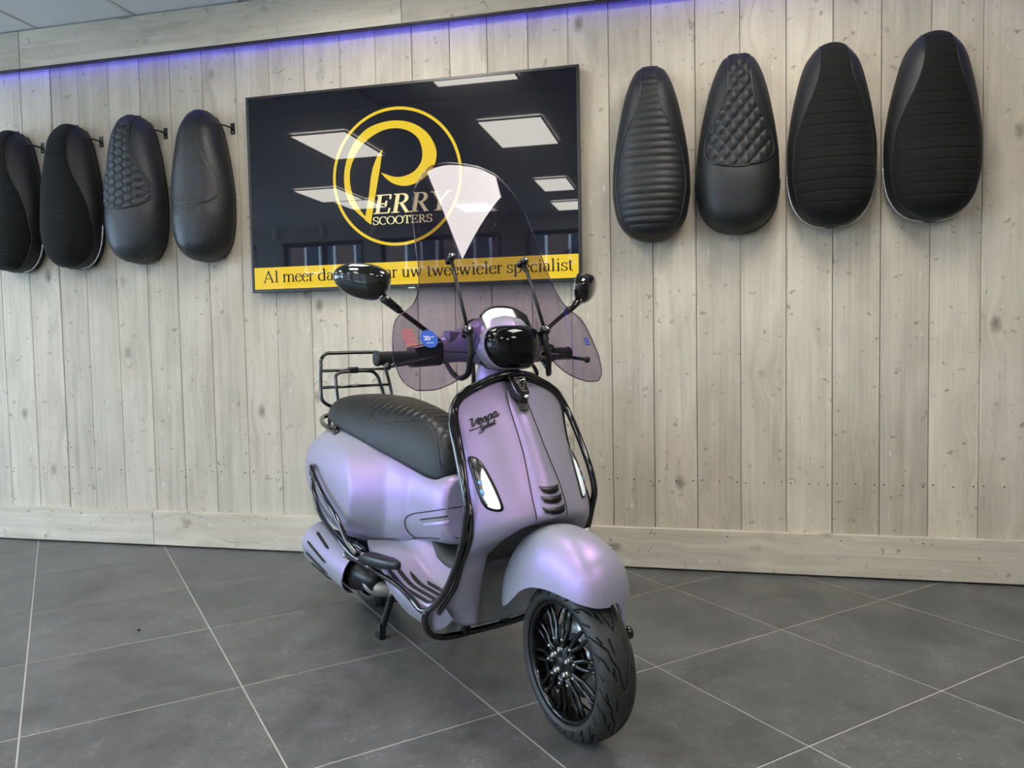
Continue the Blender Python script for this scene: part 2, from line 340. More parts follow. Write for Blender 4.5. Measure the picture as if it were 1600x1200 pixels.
M['alloy'] = pbsdf('cast_alloy', (.38, .37, .35), .5, metal=.8, noise=.15)
M['pipe'] = pbsdf('bare_metal_pipe', (.34, .32, .29), .45, metal=.7)
M['white'] = pbsdf('white_print', (.75, .75, .75), .5)
M['glass'] = tint_mat('window_glass', (.90, .93, .95))
# ================================================================== the room
XL, XR, YF, ZC = -6.9, 4.6, -6.8, 2.735
def struct(o): o['kind'] = 'structure'; return o
# ---- floor: slab of grout with single tiles laid on the diagonal
fm = MB().box((XL-.2, YF-.2, -.12), (XR+.2, .2, -.0013)); floor = struct(fm.obj('floor', M['grout']))
TS, TA, TO = .58, .759236, (-1.23766, -1.88197)
GAP = .0021
def clip_poly(poly, ax, val, keep_less):
    out = []
    for i in range(len(poly)):
        a, b = poly[i], poly[(i+1) % len(poly)]
        ia = (a[ax] <= val) == keep_less; ib = (b[ax] <= val) == keep_less
        if ia: out.append(a)
        if ia != ib:
            t = (val-a[ax])/(b[ax]-a[ax]); out.append((a[0]+(b[0]-a[0])*t, a[1]+(b[1]-a[1])*t))
    return out
ct, st = math.cos(TA), math.sin(TA)
def gpt(k, j): return (TO[0]+TS*(k*ct+j*st), TO[1]+TS*(k*st-j*ct))
full_tile = None
h = TS/2-GAP; bv = .0016
def tile_mesh(poly):
    c = (sum(q[0] for q in poly)/len(poly), sum(q[1] for q in poly)/len(poly)); n = len(poly)
    v = [(q[0]-c[0], q[1]-c[1], -.0035) for q in poly]+[(q[0]-c[0], q[1]-c[1], -.0012) for q in poly]
    for q in poly:
        d = math.hypot(q[0]-c[0], q[1]-c[1]); s = max(0, (d-bv*1.4)/d) if d > 0 else 1
        v.append(((q[0]-c[0])*s, (q[1]-c[1])*s, 0))
    f = [tuple(2*n+i for i in range(n))]
    for i in range(n):
        j = (i+1) % n; f += [(i, j, n+j, n+i), (n+i, n+j, 2*n+j, 2*n+i)]
    return c, v, f
for k in range(-14, 16):
    for j in range(-16, 16):
        cx, cy = gpt(k+.5, j+.5)
        if not (XL-.45 < cx < XR+.45 and -4.4 < cy < .45): continue
        poly = [(cx+a*h*ct+b*h*st, cy+a*h*st-b*h*ct) for a, b in ((-1, -1), (-1, 1), (1, 1), (1, -1))]
        cp = clip_poly(poly, 1, -.008, True)
        for ax_, vl_, ls_ in ((0, XR-.004, True), (0, XL+.004, False)):
            if len(cp) >= 3: cp = clip_poly(cp, ax_, vl_, ls_)
        if len(cp) < 3: continue
        area = abs(sum(cp[i][0]*cp[(i+1) % len(cp)][1]-cp[(i+1) % len(cp)][0]*cp[i][1] for i in range(len(cp))))/2
        if area < .0006: continue
        full = area > TS*TS*.97
        if full and full_tile is not None:
            o = link_mesh('tile', full_tile); o.location = (cx, cy, 0); o.parent = floor
        else:
            c, v, f = tile_mesh(cp); o = mesh_obj('tile', v, f, M['tile'], floor, smooth=False); o.location = (c[0], c[1], 0)
            if full: full_tile = o.data
# the part of the floor behind the camera, too far to tell its tiles apart
fb = MB().box((XL, YF, -.004), (XR, -4.62, -.001)); tag(fb.obj('floor_rear_tiles', M['tile'], floor), kind='stuff')
# ---- the plank wall
wall = struct(MB().box((XL-.2, .003, -.1), (XR+.2, .22, 3.0)).obj('wall_back', M['gap']))
bounds = [-3.1626, -2.9745, -2.7819, -2.6116, -2.4242, -2.2346, -2.0549, -1.8691, -1.6799, -1.4927, -1.3029, -1.1125, -.9281, -.7427, -.5550, -.3731, -.1798, .0048, .1862, .3745, .5630, .7515, .9405, .1287+1.0, 1.3166, 1.5070, 1.6985]
while bounds[0] > -4.4: bounds.insert(0, bounds[0]-.1885)
while bounds[-1] < 3.3: bounds.append(bounds[-1]+.1925)
for i in range(len(bounds)-1):
    w = bounds[i+1]-bounds[i]; g = random.choice([.0012, .0016, .0022, .003]); d = random.uniform(-.0015, .0015)
    v, f = bevel_box((-w/2+g*.5, -.019+d, 0), (w/2-g*.5, .002, 2.72), .0022)
    o = mesh_obj('plank', v, f, M['wood'], wall, smooth=False); o.location = ((bounds[i]+bounds[i+1])/2, 0, 0)
nb = MB()
for (a, b) in ((XL, bounds[0]), (bounds[-1], XR)): nb.box((a, -.017, 0), (b, .002, 2.72))
tag(nb.obj('far_planks', M['wood'], wall), kind='stuff')
# nail heads near the foot and the top of each plank
nl = MB()
for i in range(len(bounds)-1):
    for zz in (.405,):
        n = 2 if i < 20 else 3
        for q in range(n):
            x = bounds[i]+(bounds[i+1]-bounds[i])*((.13, .87) if n == 2 else (.1, .5, .9))[q]; z = zz+random.uniform(-.006, .006)
            v, f = lathe_geo([(0, -.0212), (.003, -.0209), (.0034, -.019)], 6, 'y', (x, 0, z)); nl.add(v, f)
tag(nl.obj('nail_heads', M['gap'], wall, True), kind='stuff')
def board(name, x0, x1, z0, z1, yf, yb, parent, mat='wood'):
    L_ = x1-x0; w = z1-z0
    v, f = bevel_box((-w/2, yf, 0), (w/2, yb, L_), .0022)
    o = mesh_obj(name, v, f, M[mat], parent, smooth=False); o.rotation_euler = (0, math.pi/2, 0); o.location = (x0, 0, (z0+z1)/2); return o
# ---- baseboard of butted boards
bb = struct(MB().box((XL, -.026, .012), (XR, -.016, .17)).obj('baseboard_back', M['gap']))
cuts = [XL+.003, -4.4, -2.2465, .02, 2.62, XR-.003]
for a, b in zip(cuts[:-1], cuts[1:]): board('board', a+.001, b-.001, .008, .190, -.043, -.018, bb)
nl = MB()
for x in np.arange(-4.2, 3.2, .38):
    v, f = lathe_geo([(0, -.0455), (.003, -.045), (.0034, -.043)], 6, 'y', (x+random.uniform(-.05, .05), 0, .165)); nl.add(v, f)
tag(nl.obj('nail_heads', M['gap'], bb, True), kind='stuff')
# ---- fascia under the ceiling with the blue LED strip behind it
fa = struct(MB().box((XL, -.06, 2.56), (XR, -.03, 2.72)).obj('trim_1', M['gap']))
cuts = [-4.4, -2.905, -.765, 1.55, 3.3]
for a, b in zip(cuts[:-1], cuts[1:]): board('board', a+.001, b-.001, 2.537, ZC-.004, -.085, -.055, fa)
board('board', XL, -4.402, 2.537, ZC-.004, -.085, -.055, fa); board('board', 3.302, XR, 2.537, ZC-.004, -.085, -.055, fa)
ls = MB().box((XL+.2, -.056, 2.5385), (XR-.2, -.040, 2.5425)).obj('led_strip', M['led'], fa); ls['label'] = 'blue glowing strip'
lc = MB().box((XL+.2, -.0845, 2.531), (XR-.2, -.0570, 2.5372)).obj('channel', M['satin'], fa)
# ---- ceiling: grid tiles near the wall, plain slab further back
ce = struct(MB().box((XL-.2, YF-.2, ZC+.012), (XR+.2, .2, ZC+.12)).obj('ceiling', M['ceiling']))
PAN = [(-2.57, -2.10, -3.10, -2.30), (-1.03, -.545, -3.15, -2.35), (-1.06, -.525, -1.50, -.72), (-1.03, -.70, -5.15, -4.52), (-1.09, -.76, -6.42, -5.84),
       (-2.25, -1.83, -6.17, -5.58), (-3.62, -3.12, -4.95, -4.26), (-3.50, -3.06, -5.50, -4.98), (.62, 1.22, -1.55, -.74), (2.2, 2.8, -3.15, -2.35), (2.2, 2.8, -5.15, -4.5), (-4.1, -3.6, -2.0, -1.3), (.62, 1.22, -5.15, -4.5)]  # entries past the mirrored panels are unseen, added to light the room
def hits_panel(x0, x1, y0, y1): return any(x0 < b-.001 and x1 > a+.001 and y0 < d-.001 and y1 > c+.001 for a, b, c, d in PAN)
xs = [-2.805+.5935*k for k in range(-4, 12)]; ys = [-.02-.595*k for k in range(0, 4)]
ctile = {}
for i in range(len(xs)-1):
    for j in range(len(ys)-1):
        x0, x1, y0, y1 = xs[i]+.0115, xs[i+1]-.0115, ys[j+1]+.0115, ys[j]-.0115
        if hits_panel(x0, x1, y0, y1): continue
        v, f = bevel_box((x0, y0, ZC+.003), (x1, y1, ZC+.011), .002); mesh_obj('ceiling_tile', v, f, M['ceiling'], ce, smooth=False)
for x in xs: MB().box((x-.0115, ys[-1], ZC), (x+.0115, -.02, ZC+.010)).obj('ceiling_bar', M['ceiling_bar'], ce)
for y in ys[1:]: MB().box((xs[0], y-.0115, ZC-.0004), (xs[-1], y+.0115, ZC+.0096)).obj('ceiling_bar', M['ceiling_bar'], ce)
# ---- lamp panels
LAMP = ['flat LED ceiling panel mirrored across the left of the yellow ring logo', 'flat LED ceiling panel mirrored large at the upper right of the television glass', 'flat LED ceiling panel mirrored as a thin sliver along the television top edge',
        'upper of two small LED ceiling panels mirrored at the right of the television glass', 'lower of two small LED ceiling panels mirrored at the right of the television glass', 'flat LED ceiling panel mirrored small behind the windscreen top',
        'nearer of two long LED ceiling panels mirrored left of the yellow lettering', 'further of two long LED ceiling panels mirrored left of the yellow lettering', 'flat LED ceiling panel mirrored as a white wedge in the scooter windscreen']
for i, (x0, x1, y0, y1) in enumerate(PAN):
    cx, cy = (x0+x1)/2, (y0+y1)/2; w, d = x1-x0, y1-y0
    r = empty('ceiling_light', (cx, cy, ZC-.006)); tag(r, LAMP[i] if i < len(LAMP) else 'unseen LED ceiling panel added to light the shop', 'ceiling light', 'LED ceiling panels')
    fr = MB()
    t = .012
    fr.box((-w/2-t, -d/2-t, -.006), (w/2+t, -d/2, .006)).box((-w/2-t, d/2, -.006), (w/2+t, d/2+t, .006)).box((-w/2-t, -d/2, -.006), (-w/2, d/2, .006)).box((w/2, -d/2, -.006), (w/2+t, d/2, .006))
    fr.obj('frame', M['ceiling_bar'], r); MB().box((-w/2, -d/2, -.003), (w/2, d/2, .004)).obj('diffuser', M['panel'], r)
# ---- side walls and the glazed shop front behind the camera
wr = struct(MB().box((XR, YF-.2, -.1), (XR+.2, .2, 3)).obj('wall_right', M['plaster_dark']))
def glazed(name, axis, pos, lo, hi, openings, zs, ze, matw):
    """a wall along axis at pos with window openings [(a, b)] from zs to ze"""
    mb = MB(); t = .2
    def bx(a, b, z0, z1):
        if b-a < 1e-4 or z1-z0 < 1e-4: return
        if axis == 'x': mb.box((a, pos-t, z0), (b, pos, z1))
        else: mb.box((pos-t, a, z0), (pos, b, z1))
    bx(lo, hi, -.1, zs); bx(lo, hi, ze, 3.0); p_ = lo
    for a, b in openings: bx(p_, a, zs, ze); p_ = b
    bx(p_, hi, zs, ze); return struct(mb.obj(name, matw))
FO = [(-6.5, -5.62), (-5.20, -3.95), (-3.70, -1.95), (-1.62, .1)]
glazed('wall_front', 'x', YF, XL-.2, XR+.2, FO, .25, 2.55, M['plaster'])
LO = [(-6.3, -4.9), (-4.5, -2.9), (-2.5, -.9)]
glazed('wall_left', 'y', XL, YF-.2, .2, LO, .35, 2.45, M['plaster'])
wi = 0
def window(axis, a, b, z0, z1, pos, nmul, trans):
    global wi
    wi += 1
    r = empty('window_%d' % wi, ((a+b)/2, pos-.1, z0) if axis == 'x' else (pos-.1, (a+b)/2, z0), (0, 0, 0 if axis == 'x' else math.pi/2)); struct(r)
    w = b-a; hh = z1-z0; t = .055
    fr = MB().box((-w/2, -.035, 0), (w/2, .035, t)).box((-w/2, -.035, hh-t), (w/2, .035, hh)).box((-w/2, -.035, t), (-w/2+t, .035, hh-t)).box((w/2-t, -.035, t), (w/2, .035, hh-t))
    fr.obj('window_frame', M['navy'], r)
    for k in range(1, nmul):
        x = -w/2+w*k/nmul; MB().box((x-.03, -.03, t), (x+.03, .03, hh-t)).obj('mullion', M['navy'], r)
    MB().box((-w/2+t, -.028, trans-.05), (w/2-t, .028, trans+.05)).obj('transom', M['navy'], r)
    MB().box((-w/2+t, -.004, t), (w/2-t, .004, hh-t)).obj('pane', M['glass'], r)
    if axis == 'x': portal(((a+b)/2, pos-.22, (z0+z1)/2), (-math.pi/2, 0, 0), w, hh)
    else: portal((pos-.22, (a+b)/2, (z0+z1)/2), (0, -math.pi/2, 0), hh, w)
for (a, b) in FO: window('x', a, b, .25, 2.55, YF, max(1, round((b-a)/.8)), 1.75)
for (a, b) in LO: window('y', a, b, .35, 2.45, XL, 2, 1.6)
# spotlights over the shop front
for q_, x in enumerate((-5.0, -4.3, -3.55, -2.9)):
    r = empty('spotlight', (x, -6.3, ZC)); tag(r, '%s white cylindrical ceiling spotlight mirrored at the lower left of the television glass' % ('leftmost', 'second', 'third', 'rightmost')[q_], 'spotlight', 'spotlights mirrored in the television')
    v, f = lathe_geo([(0, -.03), (.05, -.03), (.055, -.2), (.048, -.2), (.046, -.19), (0, -.19)], 20, 'z'); mesh_obj('shade', v, f, M['white_frame'], r)
    MB().box((-.012, -.012, -.04), (.012, .012, 0)).obj('stem', M['white_frame'], r)
# street and houses over the road
struct(MB().box((-26, -30, -.35), (26, YF-.2, -.15)).obj('ground', M['street']))
hb = empty('house_row', (0, -20, -.15)); tag(hb, 'brick terraced house with white windows mirrored in the television glass', 'house')
MB().box((-14, -4, 0), (3.5, 0, 6.2)).obj('wall', M['facade'], hb)
for x in np.arange(-13, 3, 1.75):
    for z in (.9, 3.6):
        w_ = MB().box((x-.55, 0, z), (x+.55, .05, z+1.7)).obj('window', M['white_frame'], hb)
        MB().box((x-.47, .05, z+.08), (x-.04, .06, z+1.62)).box((x+.04, .05, z+.08), (x+.47, .06, z+1.62)).obj('pane', M['navy'], w_)
MB().box((-14.2, -4.2, 6.2), (3.7, .3, 6.45)).obj('roof', M['gap'], hb)
# ================================================================== lettering drawn with a broad pen (flat print)
def arc(cx, cy, rx, ry, a0, a1, n=14):
    return [(cx+rx*math.cos(math.radians(a0+(a1-a0)*i/n)), cy+ry*math.sin(math.radians(a0+(a1-a0)*i/n))) for i in range(n+1)]
def dot(x, y, r): return ('d', x, y, r)
def sf(x, y, w=.2): return ([(x-w/2, y), (x+w/2, y)], 1)
G = {}
G['A'] = (.70, [([(.08, 0), (.34, .67)], .4), ([(.33, .67), (.60, 0)], 1), ([(.17, .22), (.50, .22)], 1), sf(.08, .012, .18), sf(.59, .012, .22)])
G['l'] = (.28, [([(.14, 0), (.14, .68)], 1), sf(.14, .012, .22), ([(.04, .655), (.14, .68)], 1)])
G['i'] = (.28, [([(.14, 0), (.14, .45)], 1), sf(.14, .012, .22), ([(.04, .425), (.14, .45)], 1), dot(.13, .61, .052)])
G['j'] = (.28, [([(.15, .45), (.15, -.08)]+arc(.06, -.10, .09, .11, 0, -120, 6), .95), ([(.04, .425), (.15, .45)], 1), dot(.14, .61, .052)])
G['n'] = (.50, [([(.11, 0), (.11, .45)], 1), ([(.02, .425), (.11, .45)], 1), sf(.11, .012), (arc(.25, .28, .14, .16, 165, 0, 10)+[(.39, 0)], 1), sf(.39, .012)])
G['m'] = (.78, [([(.11, 0), (.11, .45)], 1), ([(.02, .425), (.11, .45)], 1), sf(.11, .012), (arc(.25, .28, .14, .16, 165, 0, 10)+[(.39, 0)], 1), sf(.39, .012), (arc(.53, .28, .14, .16, 165, 0, 10)+[(.67, 0)], 1), sf(.67, .012)])
G['r'] = (.34, [([(.11, 0), (.11, .45)], 1), ([(.02, .425), (.11, .45)], 1), sf(.11, .012), (arc(.24, .30, .13, .135, 170, 70, 8), 1), dot(.29, .40, .045)])
G['u'] = (.50, [([(.11, .44), (.11, .17)]+arc(.24, .16, .13, .15, 180, 340, 10), 1), ([(.02, .435), (.11, .44)], 1), ([(.38, .44), (.38, .02)], 1), ([(.29, .435), (.38, .44)], 1), ([(.38, .015), (.48, .02)], 1)])
G['w'] = (.70, [([(.07, .44), (.21, 0)], 1), ([(.21, 0), (.35, .42)], .45), ([(.34, .43), (.48, 0)], 1), ([(.48, 0), (.63, .44)], .45), sf(.08, .437, .17), sf(.34, .437, .15), sf(.62, .437, .15)])
G['t'] = (.29, [([(.13, .57), (.13, .11)]+arc(.21, .10, .08, .09, 180, 320, 6), 1), ([(.02, .44), (.26, .44)], 1)])
G['s'] = (.38, [(arc(.19, .335, .125, .105, 40, 225, 10)+arc(.19, .12, .14, .11, 60, -150, 12)[1:], .8), ([(.315, .44), (.32, .31)], .35), ([(.05, .02), (.045, .15)], .35)])
G['p'] = (.50, [([(.12, .45), (.12, -.20)], 1), ([(.02, .425), (.12, .45)], 1), sf(.12, -.195, .22), (arc(.25, .22, .19, .22, 140, -150, 18), 1)])
G['c'] = (.43, [(arc(.24, .22, .18, .22, 50, 325, 18), 1), dot(.35, .37, .042)])
G['e'] = (.43, [(arc(.23, .22, .18, .22, 15, 330, 20), 1), ([(.06, .27), (.40, .27)], 1)])
G['d'] = (.50, [([(.38, .68), (.38, 0)], 1), ([(.28, .655), (.38, .68)], 1), ([(.38, .012), (.48, .02)], 1), (arc(.24, .22, .19, .22, 40, 330, 18), 1)])
G['a'] = (.43, [(arc(.20, .32, .12, .12, 150, 0, 10)+[(.32, .09)]+arc(.38, .08, .06, .06, 180, 300, 5), 1), (arc(.19, .14, .13, .13, 75, 320, 12), .9), dot(.09, .35, .04)])
G['1'] = (.46, [([(.24, 0), (.24, .66)], 1), ([(.11, .58), (.24, .66)], 1), sf(.24, .012, .26)])
G['2'] = (.48, [(arc(.22, .47, .16, .19, 160, -30, 12)+[(.06, .03)], .9), ([(.05, .035), (.42, .035), (.44, .13)], 1.6)])
G['0'] = (.48, [(arc(.24, .33, .18, .33, 0, 360, 28), 1)])
G['3'] = (.46, [(arc(.21, .50, .14, .155, 150, -80, 10), .85), (arc(.20, .18, .18, .18, 80, -150, 12), .95)])
G['S'] = (.54, [(arc(.27, .495, .19, .165, 40, 225, 10)+arc(.27, .17, .20, .17, 60, -150, 12)[1:], .85), ([(.46, .66), (.465, .46)], .4), ([(.06, .02), (.055, .21)], .4)])
G['C'] = (.66, [(arc(.36, .33, .30, .33, 50, 315, 22), 1), ([(.585, .66), (.59, .45)], .4)])
G['O'] = (.72, [(arc(.36, .33, .31, .33, 0, 360, 30), 1)])
G['T'] = (.62, [([(.31, 0), (.31, .65)], 1), ([(.03, .64), (.59, .64)], 1.2), sf(.31, .012, .28), ([(.04, .65), (.03, .48)], .35), ([(.58, .65), (.59, .48)], .35)])
G['E'] = (.62, [([(.17, 0), (.17, .65)], 1), ([(.04, .645), (.54, .645)], 1.1), ([(.17, .34), (.42, .34)], 1), ([(.04, .015), (.56, .015)], 1.1), ([(.54, .65), (.545, .49)], .35), ([(.42, .44), (.42, .24)], .35), ([(.57, .18), (.55, 0)], .35)])
G['R'] = (.66, [([(.17, 0), (.17, .65)], 1), sf(.15, .645, .24), sf(.17, .012, .28), ([(.17, .645), (.30, .645)]+arc(.31, .49, .18, .155, 90, -90, 12)+[(.17, .335)], 1), ([(.33, .33), (.58, 0)], 1), sf(.60, .012, .12)])
G['Y'] = (.68, [([(.10, .65), (.34, .32)], 1), ([(.34, .32), (.58, .65)], .5), ([(.34, .33), (.34, 0)], 1), sf(.10, .645, .26), sf(.57, .645, .2), sf(.34, .012, .28)])
G['P'] = (.58, [([(.15, 0), (.15, .65)], 1), sf(.13, .645, .24), sf(.15, .012, .28), ([(.15, .645), (.30, .645)]+arc(.32, .48, .18, .165, 90, -90, 12)+[(.15, .315)], 1)])
def strip(pts, width, mb, to3):
    """ribbon of varying width along a 2-D polyline; to3 maps (x, y) to 3-D"""
    P = [np.array(q, float) for q in pts]; n = len(P); vs = []
    for i in range(n):
        a = P[max(0, i-1)]; b = P[min(n-1, i+1)]; d = b-a; L_ = np.linalg.norm(d) or 1; d = d/L_; nrm = np.array((-d[1], d[0]))
        w = width(d, i/(n-1)); vs += [to3(P[i]+nrm*w/2), to3(P[i]-nrm*w/2)]
    mb.add(vs, [(2*i, 2*i+1, 2*i+3, 2*i+2) for i in range(n-1)])
def write(s, mb, to3, thick=.095, thin=.032, track=0.):
    x = 0
    for ch in s:
        if ch == ' ': x += .25; continue
        adv, st = G[ch]
        for q in st:
            if q[0] == 'd':
                _, dx, dy, r = q; c = [to3((x+dx+r*math.cos(a*math.pi/6), dy+r*math.sin(a*math.pi/6))) for a in range(12)]
                mb.add(c, [tuple(range(12))]); continue
            pts, k = q
            strip([(x+a, b) for a, b in pts], lambda d, t, k=k: (thin+(thick-thin)*abs(d[1])**1.4*k) if k <= 1 else thin*k+(thick-thin)*abs(d[1])**1.4, mb, to3)
        x += adv+track
    return x
def text_width(s, track=0.): return sum(.25 if c == ' ' else G[c][0]+track for c in s)
def word(s, mb, x0, x1, z0, capz, y, shear=0., **k):
    """fit one word between x0 and x1 on a wall plane, baseline z0, capital height capz"""
    w = text_width(s, k.get('track', 0.)); sx = (x1-x0)/w; sz = capz/.66
    write(s, mb, lambda q: (x0+q[0]*sx+shear*q[1]*sz, y, z0+q[1]*sz), **k)
# ================================================================== the television
TVX0, TVX1, TVZ0, TVZ1 = -1.586, .0535, 1.3225, 2.2665
M['tv_dark'] = screen_mat('screen_dark_blue', (.004, .004, .006), (.0014, .0015, .0050), 1.0)
M['tv_yellow'] = screen_mat('screen_yellow', (.02, .02, .01), (.87, .60, .02), 1.0)
M['tv_cream'] = screen_mat('screen_cream', (.02, .02, .02), (.95, .84, .42), 1.0)
M['tv_text'] = screen_mat('screen_dark_text', (.004, .004, .006), (.018, .013, .016), 1.0)
M['bezel'] = pbsdf('tv_bezel', (.012, .012, .013), .3)
M['tv_edge'] = pbsdf('tv_metal_edge', (.30, .30, .31), .3, metal=1)
tv = empty('television', ((TVX0+TVX1)/2, -.02, TVZ0)); tag(tv, 'large flat television showing a yellow ring logo on dark blue and a yellow banner', 'television')
Y0 = -.0735
def tvp(mb, name, mat, parent=tv, smooth=False):
    c = Vector(((TVX0+TVX1)/2, -.02, TVZ0)); mb.v = [tuple(Vector(q)-c) for q in mb.v]; return mb.obj(name, mat, parent, smooth)
v, f = bevel_box((TVX0-.006, -.060, TVZ0-.006), (TVX1+.006, -.028, TVZ1+.006), .004, 2); tvp(MB().add(v, f), 'housing', M['tv_edge'])
b_ = .006; mb = MB()
for lo, hi in (((TVX0-.007, -.076, TVZ0-.008), (TVX1+.007, -.0605, TVZ0+b_)), ((TVX0-.007, -.076, TVZ1-b_), (TVX1+.007, -.0605, TVZ1+.007)), ((TVX0-.007, -.076, TVZ0+b_), (TVX0+b_, -.0605, TVZ1-b_)), ((TVX1-b_, -.076, TVZ0+b_), (TVX1+.007, -.0605, TVZ1-b_))):
    v, f = bevel_box(lo, hi, .0015); mb.add(v, f)
tvp(mb, 'bezel', M['bezel'])
scr = tvp(MB().box((TVX0+.004, Y0, TVZ0+.004), (TVX1-.004, -.062, TVZ1-.004)), 'screen', M['tv_dark'])
def flat(name, polys, mat, dy):
    mb = MB()
    for v, f in polys: mb.add([(q[0], Y0-dy, q[1]) for q in v], f)
    return tvp(mb, name, mat, scr) if False else tvp2(mb, name, mat)
def tvp2(mb, name, mat):
    c = Vector(((TVX0+TVX1)/2, -.02, TVZ0)); mb.v = [tuple(Vector(q)-c) for q in mb.v]; o = mb.obj(name, mat, scr); return o
def ribbon2(a, b):
    n = len(a); return [*a, *b], [(i, i+1, n+i+1, n+i) for i in range(n-1)]
bn = flat('banner', [([(TVX0+.008, TVZ0+.008), (TVX1-.007, TVZ0+.008), (TVX1-.007, 1.4375), (TVX0+.008, 1.4375)], [(0, 1, 2, 3)])], M['tv_yellow'], .0004); bn['label'] = 'yellow banner along the foot of the screen'
RC = (-.815, 1.838)
def circ(r, n=96): return [(RC[0]+r*math.cos(2*math.pi*i/n), RC[1]+r*math.sin(2*math.pi*i/n)) for i in range(n+1)]
flat('logo_ring', [ribbon2(circ(.3245), circ(.3105))], M['tv_yellow'], .0004)['label'] = 'yellow ring'
def cm2(p): return [tuple(q) for q in catmull(p, 5)]
outer = cm2([(-.9509, 1.6199), (-.981, 1.6468), (-1.0412, 1.7041), (-1.0737, 1.7695), (-1.0816, 1.8461), (-1.0688, 1.9212), (-1.0317, 2.0005), (-.9681, 2.0646), (-.8925, 2.0928), (-.7984, 2.0975), (-.7192, 2.0755), (-.6546, 2.0273), (-.62, 1.9694), (-.6125, 1.932), (-.6222, 1.8835), (-.6528, 1.8425), (-.6999, 1.8085), (-.7668, 1.7911), (-.8268, 1.8043), (-.8664, 1.8319), (-.8926, 1.8618)])
inner = cm2([(-.945, 1.630), (-.9808, 1.6631), (-1.0199, 1.7219), (-1.0455, 1.7868), (-1.0519, 1.8442), (-1.0455, 1.8943), (-1.0232, 1.9432), (-.9838, 1.9969), (-.9281, 2.0364), (-.8665, 2.0596), (-.8127, 2.0627), (-.7729, 2.0552), (-.7335, 2.0366), (-.7012, 2.0063), (-.6857, 1.9682), (-.6821, 1.9309), (-.691, 1.8945), (-.7251, 1.8567), (-.7722, 1.8381), (-.8191, 1.8363), (-.8926, 1.8618)])
flat('logo_letter', [ribbon2(outer, inner)], M['tv_yellow'], .0008)
left = [(-.9811, 1.6436), (-.9572, 1.7497), (-.9443, 1.8371), (-.9326, 1.8865), (-.9108, 1.9351), (-.8826, 1.9705)]
right = [(-.9509, 1.6199), (-.927, 1.7353), (-.9032, 1.8469), (-.8935, 1.893), (-.8875, 1.9309), (-.8824, 1.9704)]
flat('logo_stem', [ribbon2(left, right)], M['tv_yellow'], .0012)
def letters(s, x0, x1, z0, capz, shear=0., **k):
    w = text_width(s); sx = (x1-x0)/w; x = x0
    for ch in s:
        mb = MB(); word(ch, mb, x, x+G[ch][0]*sx, z0, capz, Y0-.0014, shear=shear, **k); tvp2(mb, 'letter', M['tv_cream']); x += G[ch][0]*sx
letters('ERRY', -.940, -.560, 1.669, .088, shear=.20, thick=.135, thin=.035)
letters('SCOOTERS', -.940, -.640, 1.617, .036, thick=.12, thin=.045)
mb = MB()
for s, x0, x1 in (('Al', -1.531, -1.445), ('meer', -1.425, -1.255), ('dan', -1.235, -1.105), ('120', -1.083, -.965), ('jaar', -.945, -.822), ('uw', -.801, -.697), ('tweewieler', -.675, -.306), ('specialist', -.288, .022)):
    word(s, mb, x0, x1, 1.363, .056, Y0-.0008, thick=.10, thin=.036)
tvp2(mb, 'lettering', M['tv_text'])
v, f = bevel_box((-.770, -.0765, TVZ0-.013), (-.735, -.066, TVZ0-.0075), .001); tvp(MB().add(v, f), 'status_light_bar', M['white'])
MB_ = MB().box((-.5, .015, .25), (.5, .0215, .7)); MB_.obj('wall_mount', M['satin'], tv)
# ================================================================== seats hung on the wall
def vinyl(name, col, rough, bump, scale, spec=.4, sheen=0.):
    return pbsdf(name, col, rough, spec=spec, bump=bump, bscale=scale, sheen=sheen)
M['vinyl'] = vinyl('smooth_black_vinyl', (.0115, .012, .013), .52, .12, 700)
M['vinyl_grain'] = vinyl('grained_black_vinyl', (.014, .015, .0165), .42, 1.0, 70)
M['vinyl_blue'] = vinyl('dark_slate_vinyl', (.020, .023, .028), .46, .12, 700)
M['suede'] = vinyl('black_suede', (.0075, .0075, .0072), .85, .35, 1200, spec=.15, sheen=.05)
M['piping'] = pbsdf('black_piping', (.012, .012, .013), .4)
M['silver'] = pbsdf('silver_trim', (.72, .72, .72), .25, metal=1)
SL = .748
def hexd(x, y):
    """distance to the nearest edge of a hexagon lattice of unit inradius"""
    s3 = math.sqrt(3); best = 9
    x, y = y, x
    # two interleaved rectangular lattices of cell centres
    cs = []
    for ox, oy in ((0, 0), (1, s3)):
        cx = round((x-ox)/2)*2+ox; cy = round((y-oy)/(2*s3))*2*s3+oy; cs.append((abs(x-cx)**2+abs(y-cy)**2, x-cx, y-cy))
    _, dx, dy = min(cs); dx, dy = abs(dx), abs(dy)
    return 1-max(dx, dx*.5+dy*s3/2)
